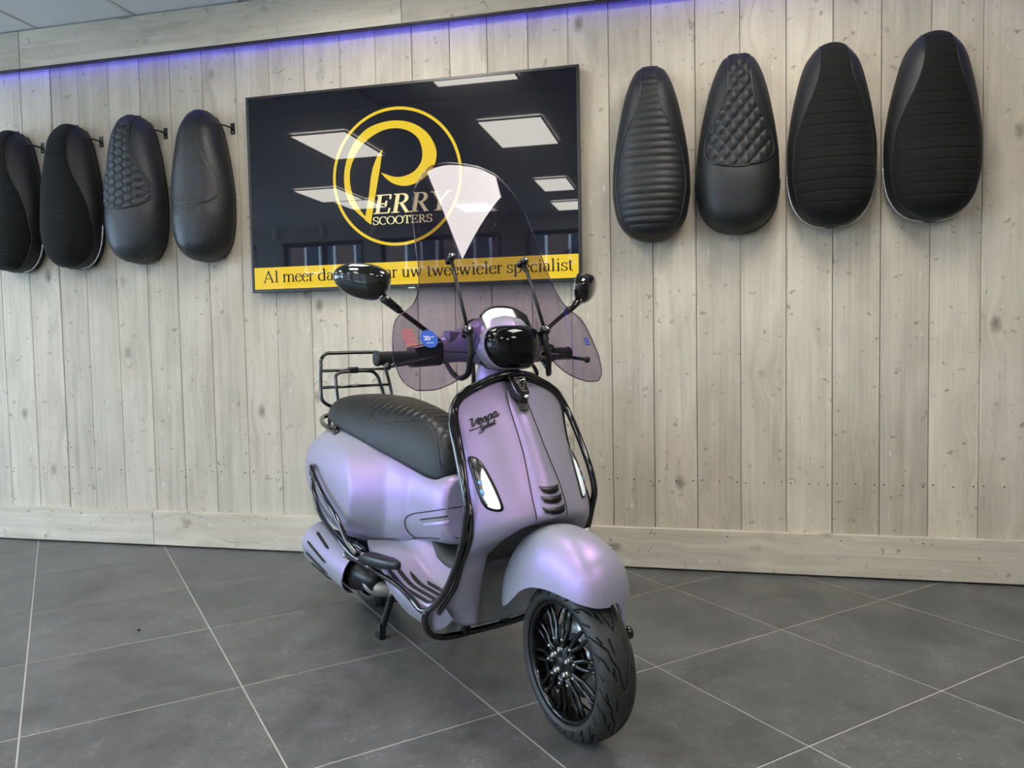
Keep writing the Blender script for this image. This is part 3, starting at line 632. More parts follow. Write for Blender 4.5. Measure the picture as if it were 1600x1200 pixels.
def make_seat(name, x, ztop, label, style, wmax, wtab, ptab, pend, panel_mat, body_mat, piping=True, silver=False, lip=False, hook=False, htab=None, ribs=22, rot=0.):
    """seat hung nose up; local origin at the top against the wall, -y out of the wall, -z down its length"""
    r = empty(name, (x, -.022, ztop), (0, rot, 0)); tag(r, label, 'seat')
    w_ = spl(*wtab); h_ = spl(*(htab or ([0, .06, .15, .35, .55, .72, .88, .96, 1], [.035, .075, .105, .118, .120, .135, .128, .10, .045])))
    base = .052
    def half(t): return max(.002, float(w_(t))*wmax)
    def crown(xa, t):
        u = min(1., abs(xa)/half(t)); return base+float(h_(t))*(1-u**2.7)**.55
    def body(u, v):
        t = v; a = (u*2-1); hw = half(t)
        if abs(a) <= .86:
            xx = hw*math.sin(a/.86*math.pi/2); return (xx, -crown(xx, t), -t*SL)
        k = (abs(a)-.86)/.14; s = 1 if a > 0 else -1
        return (s*hw*(1-.10*k*k), -base*(1-k)-.020*k, -t*SL)
    v, f = grid_geo(body, 56, 72)
    # rounded ends
    bo = mesh_obj('cover', v, f, M[body_mat], r); m0 = len(v)
    me = bo.data; bm = bmesh.new(); bm.from_mesh(me); bm.verts.ensure_lookup_table()
    for e0 in (0, 72):
        ring = [bm.verts[i*73+e0] for i in range(57)]
        try: bm.faces.new(ring)
        except Exception: pass
    bmesh.ops.recalc_face_normals(bm, faces=bm.faces[:]); bm.to_mesh(me); bm.free()
    me.polygons.foreach_set('use_smooth', [True]*len(me.polygons))
    # base pan behind the cover
    pv, pf = grid_geo(lambda u, v: ((u*2-1)*half(.03+.94*v)*.90, -.024, -(.03+.94*v)*SL), 8, 30)
    pv2 = [(a, -.001, c) for a, b, c in pv]; n = len(pv)
    pan = mesh_obj('base_pan', pv+pv2, pf+[tuple(n+i for i in reversed(q)) for q in pf]+[(i*31, (i+1)*31, n+(i+1)*31, n+i*31) for i in range(8)]+[(j, j+1, n+j+1, n+j) for j in range(30)]+[(8*31+j, 8*31+j+1, n+8*31+j+1, n+8*31+j) for j in range(30)], M['plastic'], r, smooth=False)
    # centre panel
    p_ = spl(*ptab); S0 = .004
    def pat(xa, t):
        zz = t*SL
        if style in ('rib', 'fine'):
            k = (zz/SL*ribs) % 1.0; d = min(k, 1-k)*SL/ribs
            if style == 'rib': return .0055*min(1, (d/(SL/ribs*.5)))**.45
            return .0040*min(1, d/.0050)**.7
        if style == 'diamond':
            q = .054; a = (xa+zz*.82)/q; b = (xa-zz*.82)/q; return .0105*abs(math.sin(math.pi*a)*math.sin(math.pi*b))**.55
        if style == 'hex':
            d = hexd(xa/.0205/1.3, zz/.0205); return .0080*min(1, max(0, d)/.42)**.5
        return .002
    NT = 230 if style != 'plain' else 80; NX = 84 if style in ('hex', 'diamond') else 36
    def panel(u, v):
        t = S0+(pend-S0)*v; xa = (u*2-1)*float(p_(t)); e = min(1, (1-abs(u*2-1))/.06)*min(1, (1-v)/.015+.0)
        return (xa, -crown(xa, t)-.0012-pat(xa, t)*max(0, e), -t*SL)
    v, f = grid_geo(panel, NX, NT); po = mesh_obj('seat_panel', v, f, M[panel_mat], r); po['label'] = {'rib': 'ribbed black panel', 'fine': 'black suede panel with fine cross seams', 'diamond': 'diamond quilted panel', 'hex': 'hexagon quilted panel', 'plain': 'smoother inset panel'}[style]
    # line along the panel edge
    pts = [];
    for i in range(0, 61): t = S0+(pend-S0)*i/60; xa = float(p_(t)); pts.append((xa, -crown(xa, t)-.0022, -t*SL))
    line = pts+[(-a, b, c) for a, b, c in reversed(pts)]
    cl = []
    for q in line:
        if not cl or (Vector(q)-Vector(cl[-1])).length > .002: cl.append(q)
    v, f = tube_geo(cl, (.0042 if style != 'fine' else .0028) if piping else .0016, 6); mesh_obj('piping' if piping else 'seam', v, f, M['piping'], r)
    if silver or lip:
        pts = [(half(t)*1.012*s, -.045, -t*SL) for s, ts in ((1, np.linspace(.70, .995, 24)), (-1, np.linspace(.995, .70, 24))) for t in ts]
        pts = [q for i, q in enumerate(pts) if i == 0 or (Vector(q)-Vector(pts[i-1])).length > .001]
        v, f = tube_geo(pts, .0042, 6); mesh_obj('trim_strip', v, f, M['silver' if silver else 'piping'], r)['label'] = 'silver trim strip' if silver else 'black raised lip'
    return r
WA = ([0, .012, .05, .10, .20, .30, .42, .57, .70, .84, .92, .97, .99, 1], [.24, .345, .46, .56, .70, .80, .90, .98, 1.0, .92, .76, .52, .32, .10])
WB = ([0, .012, .05, .10, .25, .42, .58, .72, .84, .92, .97, .99, 1], [.16, .30, .46, .60, .79, .93, 1.0, .985, .90, .74, .52, .34, .10])
PA = ([0, .13, .25, .35, .45, .55, .68, .84, .93, .97, 1], [.030, .036, .048, .082, .118, .138, .148, .132, .100, .068, .02])
PH = ([0, .10, .22, .32, .42, .50, .56, .61, .635, .65], [.042, .044, .050, .072, .112, .136, .140, .118, .080, .012])
seats = [
 ('saddle_seat', -2.99, 2.218, 'leftmost wall seat, cut by the photo edge, suede with a black piped rim', 'fine', .166, WB, ([0, .12, .25, .36, .48, .6, .75, .87, .94, .98, 1], [.05, .058, .066, .088, .122, .142, .150, .130, .098, .06, .02]), .985, 'suede', 'vinyl', True, True),
 ('saddle_seat', -2.62, 2.222, 'black suede ribbed wall seat with silver rim just left of the hexagon quilted seat', 'fine', .166, WB, ([0, .12, .25, .36, .48, .6, .75, .87, .94, .98, 1], [.052, .06, .068, .09, .124, .146, .155, .138, .105, .06, .02]), .99, 'suede', 'vinyl', False, True),
 ('saddle_seat', -2.232, 2.235, 'dark slate wall seat with a hexagon quilted panel outlined in piping', 'hex', .164, WB, PH, .65, 'vinyl_blue', 'vinyl_blue', True, False),
 ('saddle_seat', -1.845, 2.228, 'grained black leather wall seat without quilting, just left of the television', 'plain', .164, WB, PH, .64, 'vinyl_grain', 'vinyl_grain', False, False),
 ('saddle_seat', .372, 2.222, 'narrow black wall seat with thick glossy cross ribs, just right of the television', 'rib', .168, WA, PA, .985, 'vinyl', 'vinyl', True, False),
 ('saddle_seat', .742, 2.238, 'black wall seat with a diamond quilted hourglass panel', 'diamond', .172, WA, PH, .65, 'vinyl', 'vinyl', True, False),
 ('saddle_seat', 1.112, 2.246, 'black suede wall seat with silver rim between diamond quilted seat and rightmost seat', 'fine', .175, WB, ([0, .1, .2, .3, .42, .55, .7, .85, .93, .97, 1], [.05, .055, .065, .088, .125, .150, .158, .142, .11, .07, .02]), .99, 'suede', 'vinyl', False, True),
 ('saddle_seat', 1.500, 2.252, 'rightmost and largest wall seat, black suede with silver rim', 'fine', .181, WB, ([0, .1, .2, .3, .42, .55, .7, .85, .93, .97, 1], [.05, .055, .065, .088, .125, .155, .164, .148, .115, .07, .02]), .99, 'suede', 'vinyl', False, True)]
for i, (n_, x, zt, lab, stl, wm, wt, pt, pe, pm, bmn, pip, sil) in enumerate(seats):
    s = make_seat(n_, x, zt, lab, stl, wm, wt, pt, pe, pm, bmn, pip, sil, lip=(i == 5), ribs=24 if stl == 'rib' else 17, rot=(0, 0, 0, 0, 0, .012, .0, .012)[i])
    s['group'] = 'saddle seats hung on the plank wall'
    hl = ('leftmost', 'second from the left', 'third from the left', 'fourth from the left')
    if i < 4:
        hk = empty('wall_hook', (x+.142, -.019, zt-.083)); tag(hk, 'black steel hook holding the %s' % ('leftmost wall seat', 'suede ribbed wall seat left of the hexagon seat', 'hexagon quilted wall seat', 'grained leather wall seat beside the television')[i], 'hook', 'hooks behind the left wall seats')
        v, f = bevel_box((-.012, -.004, -.028), (.012, 0, .028), .001); mesh_obj('plate', v, f, M['satin'], hk, False)
        tube('arm', [(0, -.002, 0), (0, -.05, .0), (-.02, -.068, .004), (-.075, -.070, .004)], .0045, M['satin'], hk, 8)
        v, f = lathe_geo([(0, -.006), (.004, -.006), (.004, -.003)], 8, 'y', (0, 0, -.018)); mesh_obj('screw', v, f, M['steel'], hk)
# ================================================================== the scooter (local frame: x forward, y left, z up, origin under the front wheel)
SO = Vector((0.27225, -1.61470, 0)); SH = -0.759218
S = empty('scooter', SO, (0, 0, SH)); tag(S, 'pearl lilac motor scooter with gloss black rims, tinted windscreen and rear rack on its stand', 'scooter')
def on(name, v, f, mat, parent=S, smooth=True, label=None):
    o = mesh_obj(name, v, f, M[mat] if isinstance(mat, str) else mat, parent, smooth)
    if label: o['label'] = label
    return o
def st(name, pts, r, mat, parent=S, n=10, smooth_n=6, closed=False, flat=None, label=None):
    o = tube(name, pts, r, M[mat], parent, n, closed, smooth_n, flat)
    if label: o['label'] = label
    return o
def net_surface(rows, nu, nv):
    """smooth surface through a net of points: rows x columns -> finer grid"""
    R = [catmull(r, nv) for r in rows]
    cols = [catmull([R[i][j] for i in range(len(R))], nu) for j in range(len(R[0]))]
    n = len(cols[0]); m = len(cols)
    v = [tuple(cols[j][i]) for i in range(n) for j in range(m)]
    f = [(i*m+j, i*m+j+1, (i+1)*m+j+1, (i+1)*m+j) for i in range(n-1) for j in range(m-1)]
    return v, f, n, m
def mirror_rows(rows):
    return [[(x, -y, z) for x, y, z in reversed(r[1:])]+list(r) for r in rows]
# ------------------------------------------------------------ wheels
def tyre_mesh(R, hw, rb, nphi, ns, groove):
    pat = [[(.004, 0), (.009, .030), (.0105, .048), (.021, .075), (.024, .10), (.046, .140)], [(.016, .015), (.0195, .050)], [(.027, .045), (.035, .075), (.052, .10)], [(.030, .118), (.036, .140)],
           [(.004, 0), (0, -.012)], [(.0125, .085), (.0155, .125)], [(.040, .02), (.054, .045)], [(.026, .100), (.032, .112), (.050, .150)], [(.020, .030), (.022, .042)], [(.044, .075), (.055, .105)]]
    L_ = 2*math.pi*R; NP = 9; per = L_/NP; k = per/.155
    segs = [(np.array(p[i]), np.array(p[i+1])) for p in pat for i in range(len(p)-1)]
    segs = [(np.array((a[0]*1.38, a[1]*k)), np.array((b[0]*1.38, b[1]*k))) for a, b in segs]
    ang = np.radians(np.linspace(-118, 118, ns+1)); rc = R-.038; ry = hw
    yy = ry*np.sign(np.sin(ang))*np.abs(np.sin(ang))**.85; rr = rc+.038*np.sign(np.cos(ang))*np.abs(np.cos(ang))**.9
    lowm = np.abs(ang) > math.pi/2; rr[lowm] = rc-(np.abs(ang[lowm])-math.pi/2)*.022
    arcu = np.concatenate([[0], np.cumsum(np.hypot(np.diff(yy), np.diff(rr)))]); arcu = np.abs(arcu-arcu[ns//2])
    phi = np.linspace(0, 2*math.pi, nphi, endpoint=False); p = (phi*R) % per
    U, Pp = np.meshgrid(arcu, p)
    d = np.full(U.shape, 9.)
    if groove:
        for a, b in segs:
            for sh in (-per, 0, per):
                ax, ay = a[0], a[1]+sh; bx, by = b[0]-a[0], b[1]-a[1]
                t = np.clip(((U-ax)*bx+(Pp-ay)*by)/(bx*bx+by*by+1e-12), 0, 1); d = np.minimum(d, np.hypot(U-ax-t*bx, Pp-ay-t*by))
        s = np.clip((d-.0011)/.0010, 0, 1); dep = .0060*(1-s*s*(3-2*s))*(U < .074)
    else: dep = np.zeros(U.shape)
    # raised band on the sidewall
    cx = np.cos(phi)[:, None]; cz = np.sin(phi)[:, None]
    nr = np.cos(ang)[None, :]; ny = np.sin(ang)[None, :]
    r2 = rr[None, :]-dep*nr; y2 = yy[None, :]-dep*ny
    V = np.stack([r2*cx, np.broadcast_to(y2, r2.shape), r2*cz], -1).reshape(-1, 3)
    m = ns+1; i = np.arange(nphi)[:, None]; j = np.arange(ns)[None, :]; i2 = (i+1) % nphi
    F = np.stack([i*m+j, i*m+j+1, i2*m+j+1, i2*m+j], -1).reshape(-1, 4)
    dm = dep.reshape(nphi, m); dd_ = (dm[:, :-1]+dm[:, 1:]+np.roll(dm, -1, 0)[:, :-1]+np.roll(dm, -1, 0)[:, 1:])/4
    return V, F, (dd_ > .0024).astype(np.int32).ravel()
def np_obj(name, V, F, mat, parent):
    me = bpy.data.meshes.new(name); me.vertices.add(len(V)); me.vertices.foreach_set('co', np.asarray(V, np.float32).ravel())
    me.loops.add(F.size); me.loops.foreach_set('vertex_index', F.astype(np.int32).ravel()); me.polygons.add(len(F))
    me.polygons.foreach_set('loop_start', np.arange(0, F.size, 4, dtype=np.int32)); me.polygons.foreach_set('loop_total', np.full(len(F), 4, np.int32))
    me.update(calc_edges=True); me.polygons.foreach_set('use_smooth', [True]*len(F)); return link_mesh(name, me, mat, parent)
M['tyre'] = pbsdf('tyre_rubber', (.024, .023, .0215), .52, spec=.4, bump=.12, bscale=600)
M['groove'] = pbsdf('tyre_groove_shade', (.003, .003, .003), .8)  # groove faces near black: shade of their depth put into the colour
M['rim'] = pbsdf('gloss_black_rim', (.003, .003, .0035), .10, spec=.45)
def wheel(name, loc, R, hw, nphi, ns, groove, steer=0., q=1.):
    w = empty(name, loc, (0, 0, steer), S)
    V, F, GI = tyre_mesh(R, hw, .165, nphi, ns, groove); ty = np_obj('tyre', V, F, M['tyre'], w); ty.data.materials.append(M['groove']); ty.data.polygons.foreach_set('material_index', GI)
    prof = [(.158*q, .046), (.166*q, .047), (.168*q, .043), (.160*q, .040), (.150*q, .030), (.142*q, .010), (.146*q, -.010), (.1475*q, -.028), (.1505*q, -.0415), (.1525*q, -.0455), (.156*q, -.0475), (.164*q, -.0475), (.1685*q, -.0455), (.1695*q, -.041), (.160*q, -.036)]
    v, f = lathe_geo(prof, 96); rm = on('rim', v, f, 'rim', w)
    fix_normals(rm); rm.data.flip_normals() if False else None
    v, f = lathe_geo([(0, -.046), (.020, -.046), (.044, -.0445), (.052, -.038), (.052, -.010), (.044, .02), (0, .02)], 40); on('hub', v, f, 'rim', w)
    v, f = lathe_geo([(0, -.053), (.010, -.053), (.0155, -.050), (.0165, -.044)], 28); on('hub_cap', v, f, 'satin', w)
    return w
fwz = .2075
FW = wheel('front_wheel', (-.050, 0, fwz), .2075, .0545, 960, 150, True, -.055, .968)
spoke_me = None
for k in range(20):
    pair = k//2; a0 = pair*math.pi/5+(.10 if k % 2 else -.10)+.2
    pts = []
    sg = 1 if k % 2 else -1
    for r_, da, y in ((.040, 0, -.040), (.060, sg*-.03, -.040), (.084, sg*.02, -.036), (.092, sg*.03, -.0345), (.120, sg*.0, -.032), (.1465, sg*-.02, -.034)):
        pts.append((r_*math.cos(a0+da), y, r_*math.sin(a0+da)))
    v, f = tube_geo(pts, [.0095, .0080, .0064, .0062, .0060, .0075], 8, flat=(1.0, .95)); on('spoke', v, f, 'rim', FW)
bolt_me = None
for k in range(5):
    a = k*2*math.pi/5+.35; c = (.0335*math.cos(a), 0, .0335*math.sin(a))
    v, f = lathe_geo([(0, -.0505), (.0022, -.0505), (.0024, -.054), (.0058, -.0545), (.0064, -.052), (.0066, -.046), (.0082, -.0455), (.0082, -.043)], 14, 'y', c); on('bolt', v, f, 'steel', FW)
for k in range(10):
    a = k*2*math.pi/10+.2; c = (.0605*math.cos(a), 0, .0605*math.sin(a))
    v, f = lathe_geo([(0, -.0505), (.003, -.0505), (.0042, -.048), (.0042, -.040)], 8, 'y', c); on('rivet', v, f, 'steel', FW)
# disc brake behind the spokes
dk = MB(); v, f = lathe_geo([(.062, .004), (.102, .004), (.102, .008), (.062, .008), (.062, .004)], 60); dk.add(v, f)
v, f = lathe_geo([(.02, .005), (.064, .005), (.064, .009), (.02, .009)], 10); dk.add(v, f); bd = dk.obj('brake_disc', M['steel'], FW, True); bd['label'] = 'grey steel brake disc'
v, f = bevel_box((.035, -.012, .045), (.105, .024, .098), .008, 2); on('brake_caliper', v, f, 'alloy', FW, label='grey cast caliper')
v, f = bevel_box((-.03, .02, -.03), (.03, .07, .03), .012, 2); on('axle_block', v, f, 'alloy', FW)
st('fork_link', [(.0, .075, 0), (.015, .085, .08), (-.02, .085, .2), (-.06, .07, .32)], .022, 'alloy', FW, 12)
RW = wheel('rear_wheel', (-1.345, 0, .231), .231, .060, 420, 70, True, 0., 1.05)
for k in range(10):
    a = k*2*math.pi/10
    v, f = tube_geo([(r_*math.cos(a+d), y, r_*math.sin(a+d)) for r_, d, y in ((.04, 0, -.038), (.09, .08, -.034), (.152, -.04, -.038))], [.012, .009, .011], 8); on('spoke', v, f, 'rim', RW)
# left side reflector arm by the front wheel
am = st('fork_arm', [(.030, .062, .400), (.040, .082, .34), (.040, .088, .288)], .0075, 'paint', S, 8, 3, flat=(1.3, .7))
v, f = lathe_geo([(0, .000), (.012, .002), (.018, .010), (.018, .020), (.010, .026), (0, .026)], 20, 'y', (.040, .088, .280)); on('axle_nut', v, f, 'black')
# ------------------------------------------------------------ front fender
fx = [-.315, -.30, -.28, -.25, -.21, -.16, -.095, -.03, .03, .050, .066, .080, .091, .099, .105, .108]
fzc = [.360, .410, .445, .483, .517, .541, .553, .547, .525, .513, .501, .485, .468, .449, .425, .396]
fze = [.330, .308, .300, .312, .340, .378, .402, .409, .407, .404, .401, .398, .395, .392, .390, .389]
fhw = [.050, .068, .079, .087, .092, .095, .0965, .095, .0915, .088, .083, .075, .065, .053, .037, .014]
cz, cze, chw = spl(fx, fzc), spl(fx, fze), spl(fx, fhw)
def fend(u, v):
    s = (u-.5)*2; # along
    x = fx[0]+(fx[-1]-fx[0])*(.5+.5*math.sin(s*math.pi/2)); a = (v*2-1)*math.pi/2
    hw = float(chw(x)); z0 = float(cze(x)); z1 = float(cz(x))
    sn, cs = math.sin(a), max(0, math.cos(a))
    return (x, hw*sn*(1+.22*cs*cs*abs(sn)), z0+(z1-z0)*cs*(1+.22*sn*sn*cs))
v, f = grid_geo(fend, 60, 40); fd = on('front_fender', v, f, 'paint'); fix_normals(fd)
# ------------------------------------------------------------ leg shield
rows = [
 [(-.338, 0, .938), (-.338, .045, .934), (-.339, .09, .921), (-.342, .132, .904), (-.346, .160, .887), (-.343, .178, .865), (-.338, .184, .838)],
 [(-.300, 0, .868), (-.301, .042, .866), (-.305, .085, .860), (-.312, .126, .852), (-.320, .155, .842), (-.327, .176, .828), (-.334, .183, .808)],
 [(-.250, 0, .785), (-.251, .04, .785), (-.256, .08, .781), (-.269, .120, .773), (-.284, .150, .762), (-.298, .171, .748), (-.311, .181, .735)],
 [(-.194, 0, .690), (-.196, .04, .690), (-.202, .08, .687), (-.217, .120, .681), (-.234, .150, .673), (-.252, .177, .661), (-.275, .191, .648)],
 [(-.156, 0, .612), (-.158, .04, .612), (-.164, .08, .609), (-.178, .12, .602), (-.197, .155, .593), (-.218, .184, .583), (-.238, .200, .573)],
 [(-.142, 0, .565), (-.144, .04, .565), (-.150, .08, .562), (-.164, .12, .556), (-.186, .152, .548), (-.213, .184, .538), (-.240, .201, .526)],
 [(-.160, 0, .548), (-.162, .04, .547), (-.166, .08, .543), (-.181, .117, .525), (-.201, .150, .512), (-.230, .182, .500), (-.258, .202, .487)],
 [(-.310, 0, .520), (-.308, .05, .518), (-.300, .094, .505), (-.262, .124, .476), (-.263, .150, .461), (-.276, .180, .448), (-.292, .202, .434)],
 [(-.400, 0, .420), (-.395, .05, .420), (-.380, .092, .412), (-.308, .123, .395), (-.303, .150, .385), (-.312, .180, .376), (-.332, .202, .363)],
 [(-.410, 0, .310), (-.405, .05, .310), (-.390, .088, .305), (-.342, .120, .305), (-.348, .150, .300), (-.375, .186, .292), (-.405, .212, .276)],
 [(-.400, 0, .210), (-.395, .05, .212), (-.388, .085, .215), (-.375, .116, .222), (-.405, .150, .222), (-.428, .172, .232), (-.442, .188, .250)],
]
v, f, n_, m_ = net_surface(mirror_rows(rows), 7, 5)
shield = on('leg_shield', v, f, 'paint'); fix_normals(shield)
# make sure normals look forward
if sum(p.normal.x*p.area for p in shield.data.polygons if p.center.z > .6) < 0: shield.data.flip_normals()
M['recess_shade'] = pbsdf('recess_shade_grey', (.21, .21, .225), .5)  # body paint inside the arch, its shade put into a darker grey
shield.data.materials.append(M['recess_shade'])
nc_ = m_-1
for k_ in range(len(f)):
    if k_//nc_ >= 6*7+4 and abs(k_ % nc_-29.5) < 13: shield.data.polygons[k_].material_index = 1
shield_bvh = bvh_of(shield); edge_pts = [tuple(q) for q in catmull([r[-1] for r in rows[:11]], 6)]
mod_solid(shield, .014, -1)
def on_shield(y, z, off=.002):
    h = shield_bvh.ray_cast(Vector((1, y, z)), Vector((-1, 0, 0)))
    return (h[0]+h[1]*off) if h[0] else Vector((-.2, y, z))
# inner shield seen from the rider's side
irows = [[(x-.016, y*.985, z) for x, y, z in r] for r in rows[:7]]+[[(min(x-.02, -.36), y*.97, z) for x, y, z in rows[8]], [(min(x-.03, -.41), y*.96, .33) for x, y, z in rows[9]]]
v, f, _, _ = net_surface(mirror_rows(irows), 5, 4); on('inner_shield', v, f, 'paint')
# black edge trim round the shield
full_edge = [(x, y, z) for x, y, z in edge_pts[::-1]]
top = [tuple(q) for q in catmull([(x, y, z) for x, y, z in mirror_rows(rows)[0]], 6)]
trim = [(x, y, z) for x, y, z in edge_pts[::-1]]
trim = trim[:-1]+list(reversed(top))[0:]+[(x, -y, z) for x, y, z in edge_pts[1:]]
tt = []
for q in trim:
    if not tt or (Vector(q)-Vector(tt[-1])).length > .006: tt.append(q)
v, f = tube_geo(tt, .0085, 8); on('shield_trim', v, f, 'black', label='gloss black edge trim')
# ------------------------------------------------------------ horn cover (raised spine) with three chevron slots and the badge
sw = spl([.55, .60, .75, .885, .93], [.050, .051, .037, .031, .027])
def spine(u, v):
    z = .556+(.905-.556)*u; a = v*2-1; hw = float(sw(z)); p = on_shield(a*hw, z, 0); e = min(1, (1-abs(a))/.28); e = e*e*(3-2*e); e2 = min(1, u/.05)*min(1, .05+(1-u)/.30)
    bulge = .006+.014*math.cos(a*math.pi/2)**.9
    return (p.x+bulge*(e**.5)*e2**.5-.003*(1-e2), p.y, p.z)
v, f = grid_geo(spine, 56, 22); hc = on('horn_cover', v, f, 'paint'); fix_normals(hc)
if sum(p.normal.x for p in hc.data.polygons) < 0: hc.data.flip_normals()
hc_bvh = bvh_of(hc)
def on_spine(y, z, off=.0015):
    h = hc_bvh.ray_cast(Vector((1, y, z)), Vector((-1, 0, 0)))
    return (h[0]+h[1]*off) if h[0] else on_shield(y, z, off+.006)
for s in (1, -1):
    pts = [on_spine(s*float(sw(z))*1.0, z, 0) for z in np.linspace(.556, .90, 26)]
    pts = [on_shield(s*float(sw(z))*1.03, z, .0006) for z in np.linspace(.556, .90, 26)]
    v, f = tube_geo(pts, .0013, 6); on('seam', v, f, 'gap', hc)
for zc, w in ((.643, .0315), (.618, .0345), (.590, .0375)):
    top_, bot = [], []
    for k in range(15):
        a = k/14*2-1; zz = zc-.004*(1-abs(a)**2)
        top_.append(on_spine(a*w, zz+.0085-.001*abs(a), .0014)); bot.append(on_spine(a*w*.84, zz-.0085+.002*abs(a)**4, .0014))
    f = [(i, i+1, 15+i+1, 15+i) for i in range(14)]; vv = on('vent_slot', top_+bot, f, 'satin', hc); fix_normals(vv); mod_solid(vv, .003, 0)
    st('vent_lip', [Vector(q)+Vector((.0015, 0, 0)) for q in bot], .0013, 'black', vv, 6, 0)
# badge with the double letter emblem
p0 = on_shield(0, .925, 0)
bd_pts = [[(-.030, .944), (.030, .944)], [(-.026, .905), (.026, .905)], [(-.019, .868), (.019, .868)], [(-.012, .850), (.012, .850)]]
nrm = Vector((.88, 0, .47)).normalized(); upv = Vector((-.47, 0, .88)); org = Vector((-.312, 0, .935))
def bp(y, t, d): return org+Vector((0, y, 0))+upv*t+nrm*d
bm_ = MB(); ts = [(.012, .0275, .010), (-.002, .029, .016), (-.050, .0225, .020), (-.066, .016, .020), (-.078, .010, .012)]
v = []
for t, w, d in ts: v += [bp(-w, t, -.012), bp(-w, t, d-.004), bp(-w*.82, t, d), bp(w*.82, t, d), bp(w, t, d-.004), bp(w, t, -.012)]
f = [(i*6+j, i*6+j+1, (i+1)*6+j+1, (i+1)*6+j) for i in range(4) for j in range(5)]+[tuple(range(6)), tuple(range(24, 30))[::-1]]
badge = on('badge', v, f, 'black', S, False); fix_normals(badge); mod_bevel(badge, .003, 2); autosmooth(badge)
em = MB()
def emb(pts, w=.0016):
    strip(pts, lambda d, t: w, em, lambda q: bp(q[0], q[1], .0205-(-q[1])*0+.0004 if q[1] < -.002 else .0172))
E0 = [(-.019, -.006), (.019, -.006), (.017, -.046), (-.015, -.046)]
emb([(-.0195, -.004), (-.003, -.047)]); emb([(-.003, -.047), (.0165, -.047)]); emb([(.002, -.043), (.0175, -.005)]); emb([(.0175, -.005), (.0185, -.043)]); emb([(-.018, -.004), (.0175, -.004)]); emb([(-.0125, -.006), (.002, -.043)], .001)
emb([(-.0115, -.024), (-.0095, -.010), (-.002, -.010), (0, -.014), (-.003, -.019), (-.010, -.019)], .0014); emb([(.006, -.032), (.0145, -.032)], .0012)
eo = on('emblem', em.v, em.f, 'steel', badge, False)
v, f = lathe_geo([(0, .012), (.004, .012), (.0065, .009), (.0070, 0)], 16, 'x', tuple(bp(.004, -.064, .018))); on('hook_bolt', v, f, 'chrome', badge)
pad = MB(); vv = [bp(-.015, -.075, .006), bp(.016, -.075, .006), bp(.0135, -.098, .004), bp(-.013, -.098, .004)]; vv += [q-nrm*.01 for q in vv]
on('badge_pad', vv, [(0, 1, 2, 3), (0, 4, 5, 1), (1, 5, 6, 2), (2, 6, 7, 3), (3, 7, 4, 0)], 'darkgrey', S, False)
# ------------------------------------------------------------ script lettering on the right of the shield
SCRIPT = {'V': [[(-.1, .62), (.02, .68), (.08, .60), (.10, .30), (.16, .02), (.24, .12), (.40, .42), (.52, .55)]],
 'e': [[(.02, .18), (.20, .24), (.28, .36), (.20, .44), (.08, .34), (.06, .14), (.16, .02), (.32, .08), (.42, .2)]],
 's': [[(.0, .12), (.18, .42), (.26, .24), (.24, .06), (.08, .02)], [(.2, .03), (.40, .2)]],
 'p': [[(.08, .42), (.02, -.30)], [(.06, .30), (.20, .44), (.32, .30), (.24, .06), (.08, .04)], [(.26, .04), (.44, .16)]],
 'a': [[(.30, .38), (.16, .44), (.04, .24), (.10, .03), (.24, .10), (.31, .40)], [(.31, .40), (.30, .10), (.40, .03), (.54, .16)]],
 'S': [[(.34, .58), (.18, .66), (.08, .50), (.24, .34), (.28, .14), (.12, .0), (-.04, .08)]],
 'r': [[(.02, .12), (.10, .44), (.12, .04)], [(.12, .24), (.22, .42), (.34, .36)]],
 'i': [[(.04, .40), (.06, .06), (.18, .12)], [(.06, .56), (.085, .58)]],
 'n': [[(.04, .40), (.05, .03)], [(.05, .2), (.20, .42), (.26, .06), (.40, .14)]],
 't': [[(.12, .66), (.08, .10), (.18, .02), (.30, .12)], [(-.02, .44), (.28, .46)]]}
ADV = {'V': .44, 'e': .36, 's': .36, 'p': .40, 'a': .46, 'S': .40, 'r': .32, 'i': .18, 'n': .38, 't': .30}
def script(s, y0, z0, dy, dz, size, slant, w, name):
    mb = MB(); x = 0
    for ch in s:
        for st_ in SCRIPT[ch]:
            pts = [tuple(q) for q in catmull([(x+a+b*slant, b) for a, b in st_], 4)]
            def to3(q): return on_shield(y0+q[0]*size*dy[0]+q[1]*size*dy[1], z0+q[0]*size*dz[0]+q[1]*size*dz[1], .0022)
            strip(pts, lambda d, t: w*(.6+.55*abs(d[1])), mb, to3)
        x += ADV[ch]
    o = on(name, mb.v, mb.f, 'satin', S, False); o['label'] = 'black script lettering'; mod_solid(o, .0015, 0); return x
LD = (.94, .0); LZV = (.33, .74)
script('Vespa', -.156, .8075, LD, LZV, .0425, .22, .112, 'lettering')
script('Sprint', -.136, .7985, LD, LZV, .0250, .22, .13, 'lettering')
mb = MB(); strip([(-.160, .7985), (-.140, .8055), (-.126, .809)], lambda d, t: .0036*(1-.6*t), mb, lambda q: on_shield(q[0], q[1], .002)); ul_ = on('lettering_underline', mb.v, mb.f, 'satin', S, False)
mb = MB(); strip([(-.139, .7915), (-.126, .7965)], lambda d, t: .003*(1-.6*t), mb, lambda q: on_shield(q[0], q[1], .002)); on('lettering_underline', mb.v, mb.f, 'satin', S, False)
